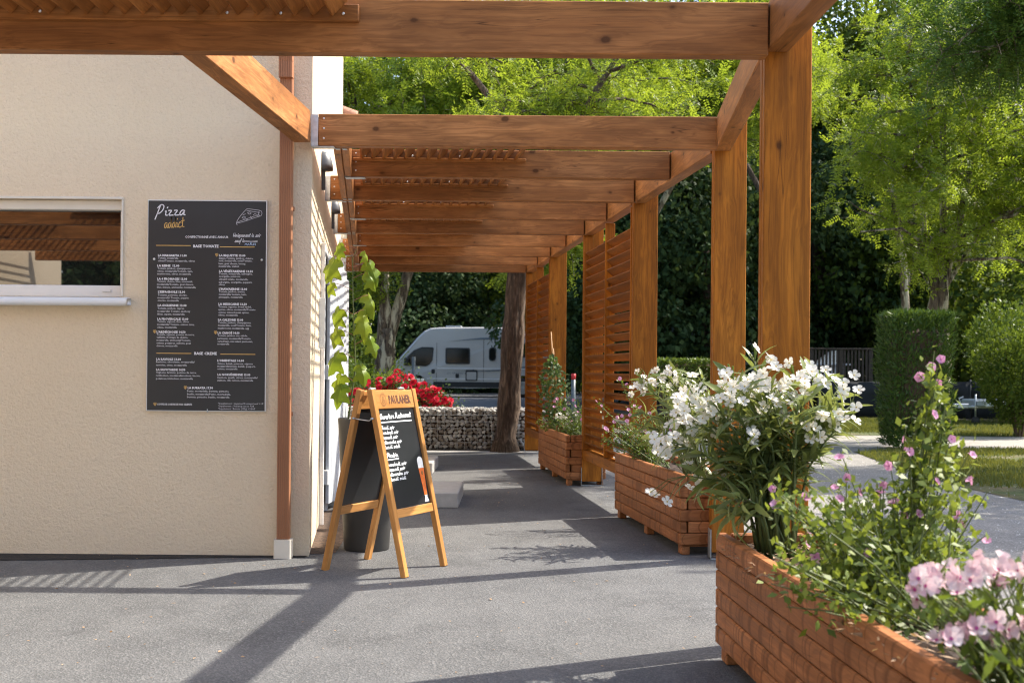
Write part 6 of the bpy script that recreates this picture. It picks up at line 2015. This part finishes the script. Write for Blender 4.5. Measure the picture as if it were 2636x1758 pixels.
mb = MB(); mb.add([(-.15, .16, 1.335), (-.15, 1.84, 1.335), (.70, 1.74, 2.165), (.70, .26, 2.165)], [(0, 1, 2, 3)]); mb.v = [(x - .03, y, z + .035) for x, y, z in mb.v]
ob('windscreen', mb.mesh('windscreen', M['carglass']), VM, van)
for yl in (.12, 1.55):
    mb = MB(); mb.chbox(-.70, -.56, yl, yl + .32, .86, 1.08, .03); ob('headlight', mb.mesh('headlight', M['print_white']), VM, van)
for xc in (wb0 * .83 - .17, wb1 * .83 - .17):
    for (y0, sd) in ((.02, 1), (1.74, -1)):
        wh = empty('wheel', tuple(VW @ Vector((xc, y0 + .1, .36))), 0, van)
        mb = MB(); mb.lathe([(.22, 0), (.30, -.01), (.35, .02), (.36, .05), (.36, .19), (.35, .22), (.22, .24)], 28)
        ob('tyre', mb.mesh('tyre', M['black'], True), VW @ T(xc, y0, .36) @ RX(R(-90)), wh)
        mb = MB()
        for k in range(5):
            a = k * 2 * math.pi / 5
            for da in (-.16, .16):
                mb.prism([(.05 * math.cos(a + da * 3), .05 * math.sin(a + da * 3)), (.225 * math.cos(a + da - .07), .225 * math.sin(a + da - .07)), (.225 * math.cos(a + da + .07), .225 * math.sin(a + da + .07))], -.008, .03)
        mb.lathe([(.225, -.012), (.235, -.012), (.235, .05), (.222, .05), (.225, -.012)], 24); mb.lathe([(0, -.015), (.06, -.012), (.06, .03)], 12)
        ob('rim', mb.mesh('rim', M['steel']), VW @ T(xc, y0 + (.0 if sd > 0 else .22), .36) @ RX(R(-90)), wh)

# ------------------------------------------------------------------ things along the right-hand side
# wooden terrace railing with pale furniture behind it
RY0 = 33.5
P0 = spot(1862, 880, RY0); P1 = spot(1998, 880, RY0)
rl_ = thing('terrace_railing', 'dark wooden terrace railing with upright bars under the trees', 'railing', ((P0.x + P1.x) / 2, RY0, 0))
zt, zb = 1.86, .90
for x in np.linspace(P0.x, P1.x, 3):
    mb = MB(); mb.chbox(x - .06, x + .06, RY0 - .05, RY0 + .05, 0, zt + .05, .008); ob('railing_post', mb.mesh('railing_post', M['greywood']), None, rl_)
mb = MB(); mb.chbox(P0.x - .1, P1.x + .1, RY0 - .07, RY0 + .07, zt, zt + .05, .008); ob('hand_rail', mb.mesh('hand_rail', M['greywood']), None, rl_)
mb = MB(); mb.chbox(P0.x, P1.x, RY0 - .03, RY0 + .03, zb - .04, zb + .04, .008); ob('lower_rail', mb.mesh('lower_rail', M['greywood']), None, rl_)
bar = MB().chbox(-.03, .03, -.018, .018, 0, zt - zb - .04, .004).mesh('bar', M['greywood'])
for x in np.linspace(P0.x + .12, P1.x - .12, 15): ob('bar', bar, T(x, RY0 - .02, zb + .04), rl_)
mb = MB(); mb.chbox(P0.x - .2, P1.x + .2, RY0 - .1, RY0 + 3.2, .74, .86, .01); ob('deck', mb.mesh('deck', M['greywood']), None, rl_)
cb = thing('outdoor_cabinet', 'white outdoor kitchen cabinet with sloping lid behind the terrace railing', 'cabinet', ((P0.x + P1.x) / 2 - .1, 35, .86))
cx_ = P0.x + .45
mb = MB(); mb.chbox(cx_ + .1, cx_ + .85, 34.6, 35.2, .862, 1.42, .01); ob('body', mb.mesh('body', M['white']), None, cb)
mb = MB(); mb.chbox(cx_ - .15, cx_ + 1.0, 34.5, 35.3, 1.42, 1.47, .008); ob('worktop', mb.mesh('worktop', M['white']), None, cb)
mb = MB(); mb.prism([(cx_, 1.471), (cx_ + .62, 1.471), (cx_ + .62, 1.86), (cx_ + .52, 1.86)], 34.7, 35.1, Matrix(((1, 0, 0, 0), (0, 0, 1, 0), (0, 1, 0, 0), (0, 0, 0, 1)))); ob('hood', mb.mesh('hood', M['offwhite']), None, cb)
# dark screen fence
FY = 31.0
F0 = spot(1880, 960, FY); 
sf = thing('screen_fence', 'low fence hung with dark blue screening net behind the lawn', 'fence', (F0.x + 3, FY, 0))
xs_f = list(np.arange(F0.x, F0.x + 8.3, 2.0))
for x in xs_f:
    mb = MB(); mb.tube([(x, FY + .03, 0), (x, FY + .03, 1.05)], .025, 8); ob('fence_post', mb.mesh('fence_post', M['darkgrey'], True), None, sf)
for a, b in zip(xs_f[:-1], xs_f[1:]):
    mb = MB(); nn_ = 10
    vs = []
    for i in range(nn_ + 1):
        x = a + (b - a) * i / nn_; sag = .03 * math.sin(math.pi * i / nn_)
        for (zz_, yo) in ((1.0 - sag, 0), (.66, -.03 * math.sin(i * 1.7)), (.33, -.03 * math.cos(i * 2.1)), (.02, 0)): vs.append((x + .012, FY + yo, zz_))
    mb.add(vs, [(i * 4 + j, i * 4 + j + 1, (i + 1) * 4 + j + 1, (i + 1) * 4 + j) for i in range(nn_) for j in range(3)])
    o = ob('net', mb.mesh('net', M['netting'], True), None, sf)
    md = o.modifiers.new('thickness', 'SOLIDIFY'); md.thickness = .006
# trailer drawbar in front of it
tx, ty = spot(2200, 940, 27.8).x, 27.8
tr = thing('trailer', 'galvanised trailer with jockey wheel standing on the lawn by the fresh green shrub', 'trailer', (tx + 1.2, ty, 0))
mb = MB(); mb.tube([(tx + .15, ty, .42), (tx + 1.4, ty - .35, .42), (tx + 3.0, ty - .5, .42)], .045, 8); mb.tube([(tx + .15, ty, .42), (tx + 1.4, ty + .35, .42), (tx + 3.0, ty + .5, .42)], .045, 8)
ob('drawbar', mb.mesh('drawbar', M['steel'], True), None, tr)
mb = MB(); mb.chbox(tx - .12, tx + .25, ty - .06, ty + .06, .38, .50, .02); mb.tube([(tx + .05, ty, .5), (tx + .02, ty, .62), (tx + .12, ty, .66)], .02, 7)
ob('hitch', mb.mesh('hitch', M['steel']), None, tr)
mb = MB(); mb.chbox(tx + .35, tx + 2.9, ty - .75, ty + .75, .44, .60, .03); ob('bed', mb.mesh('bed', plain('pale_sheet_metal', (.5, .55, .58), .4, .3)), None, tr)
mb = MB(); mb.tube([(tx + .33, ty - .2, .12), (tx + .33, ty - .2, .72)], .022, 8); ob('jockey_post', mb.mesh('jockey_post', M['steel'], True), None, tr)
mb = MB(); mb.lathe([(.03, -.03), (.09, -.028), (.10, 0), (.09, .028), (.03, .03)], 14); ob('jockey_wheel', mb.mesh('jockey_wheel', M['black'], True), T(tx + .33, ty - .2, .105) @ RX(R(90)), tr)
for s_ in (-.72, .72):
    mb = MB(); mb.lathe([(.08, -.08), (.26, -.08), (.29, -.03), (.29, .03), (.26, .08), (.08, .08)], 20); ob('wheel', mb.mesh('wheel', M['black'], True), T(tx + 2.2, ty + s_, .295) @ RX(R(90)), tr)
# red-topped marker by the far louvres, pale caravan glimpsed through the leaves
P = spot(1316, 930, 24.0)
mk = thing('red_topped_post', 'slim grey post with a red top seen behind the far planter', 'post', (P.x, 24, 0))
mb = MB(); mb.tube([(P.x, 24, 0), (P.x, 24, 1.02)], .045, 8); ob('pole', mb.mesh('pole', M['vandecal'], True), None, mk)
mb = MB(); mb.tube([(P.x, 24, 1.021), (P.x, 24, 1.14)], .047, 8); ob('cap', mb.mesh('cap', M['redpaint'], True), None, mk)
P = spot(1578, 775, 40.0)
cv = thing('caravan', 'pale blue caravan half hidden by the dark trees between the posts', 'caravan', (P.x, 41, 0))
mb = MB(); mb.chbox(P.x - 1.7, P.x + 2.4, 40.2, 42.4, .45, 2.75, .15); ob('body', mb.mesh('body', plain('pale_blue_caravan', (.45, .58, .63), .4)), None, cv)
mb = MB(); mb.chbox(P.x - 1.0, P.x + .1, 40.17, 40.21, 1.5, 2.2, .01); ob('window', mb.mesh('window', M['carglass']), None, cv)
mb = MB(); mb.chbox(P.x - 1.72, P.x + 2.42, 40.16, 40.25, .9, 1.05, .01); ob('stripe', mb.mesh('stripe', M['redpaint']), None, cv)
for x in (P.x + .5,):
    mb = MB(); mb.lathe([(.1, -.09), (.30, -.09), (.33, 0), (.30, .09), (.1, .09)], 20); ob('wheel', mb.mesh('wheel', M['black'], True), T(x, 40.3, .335) @ RX(R(90)), cv)
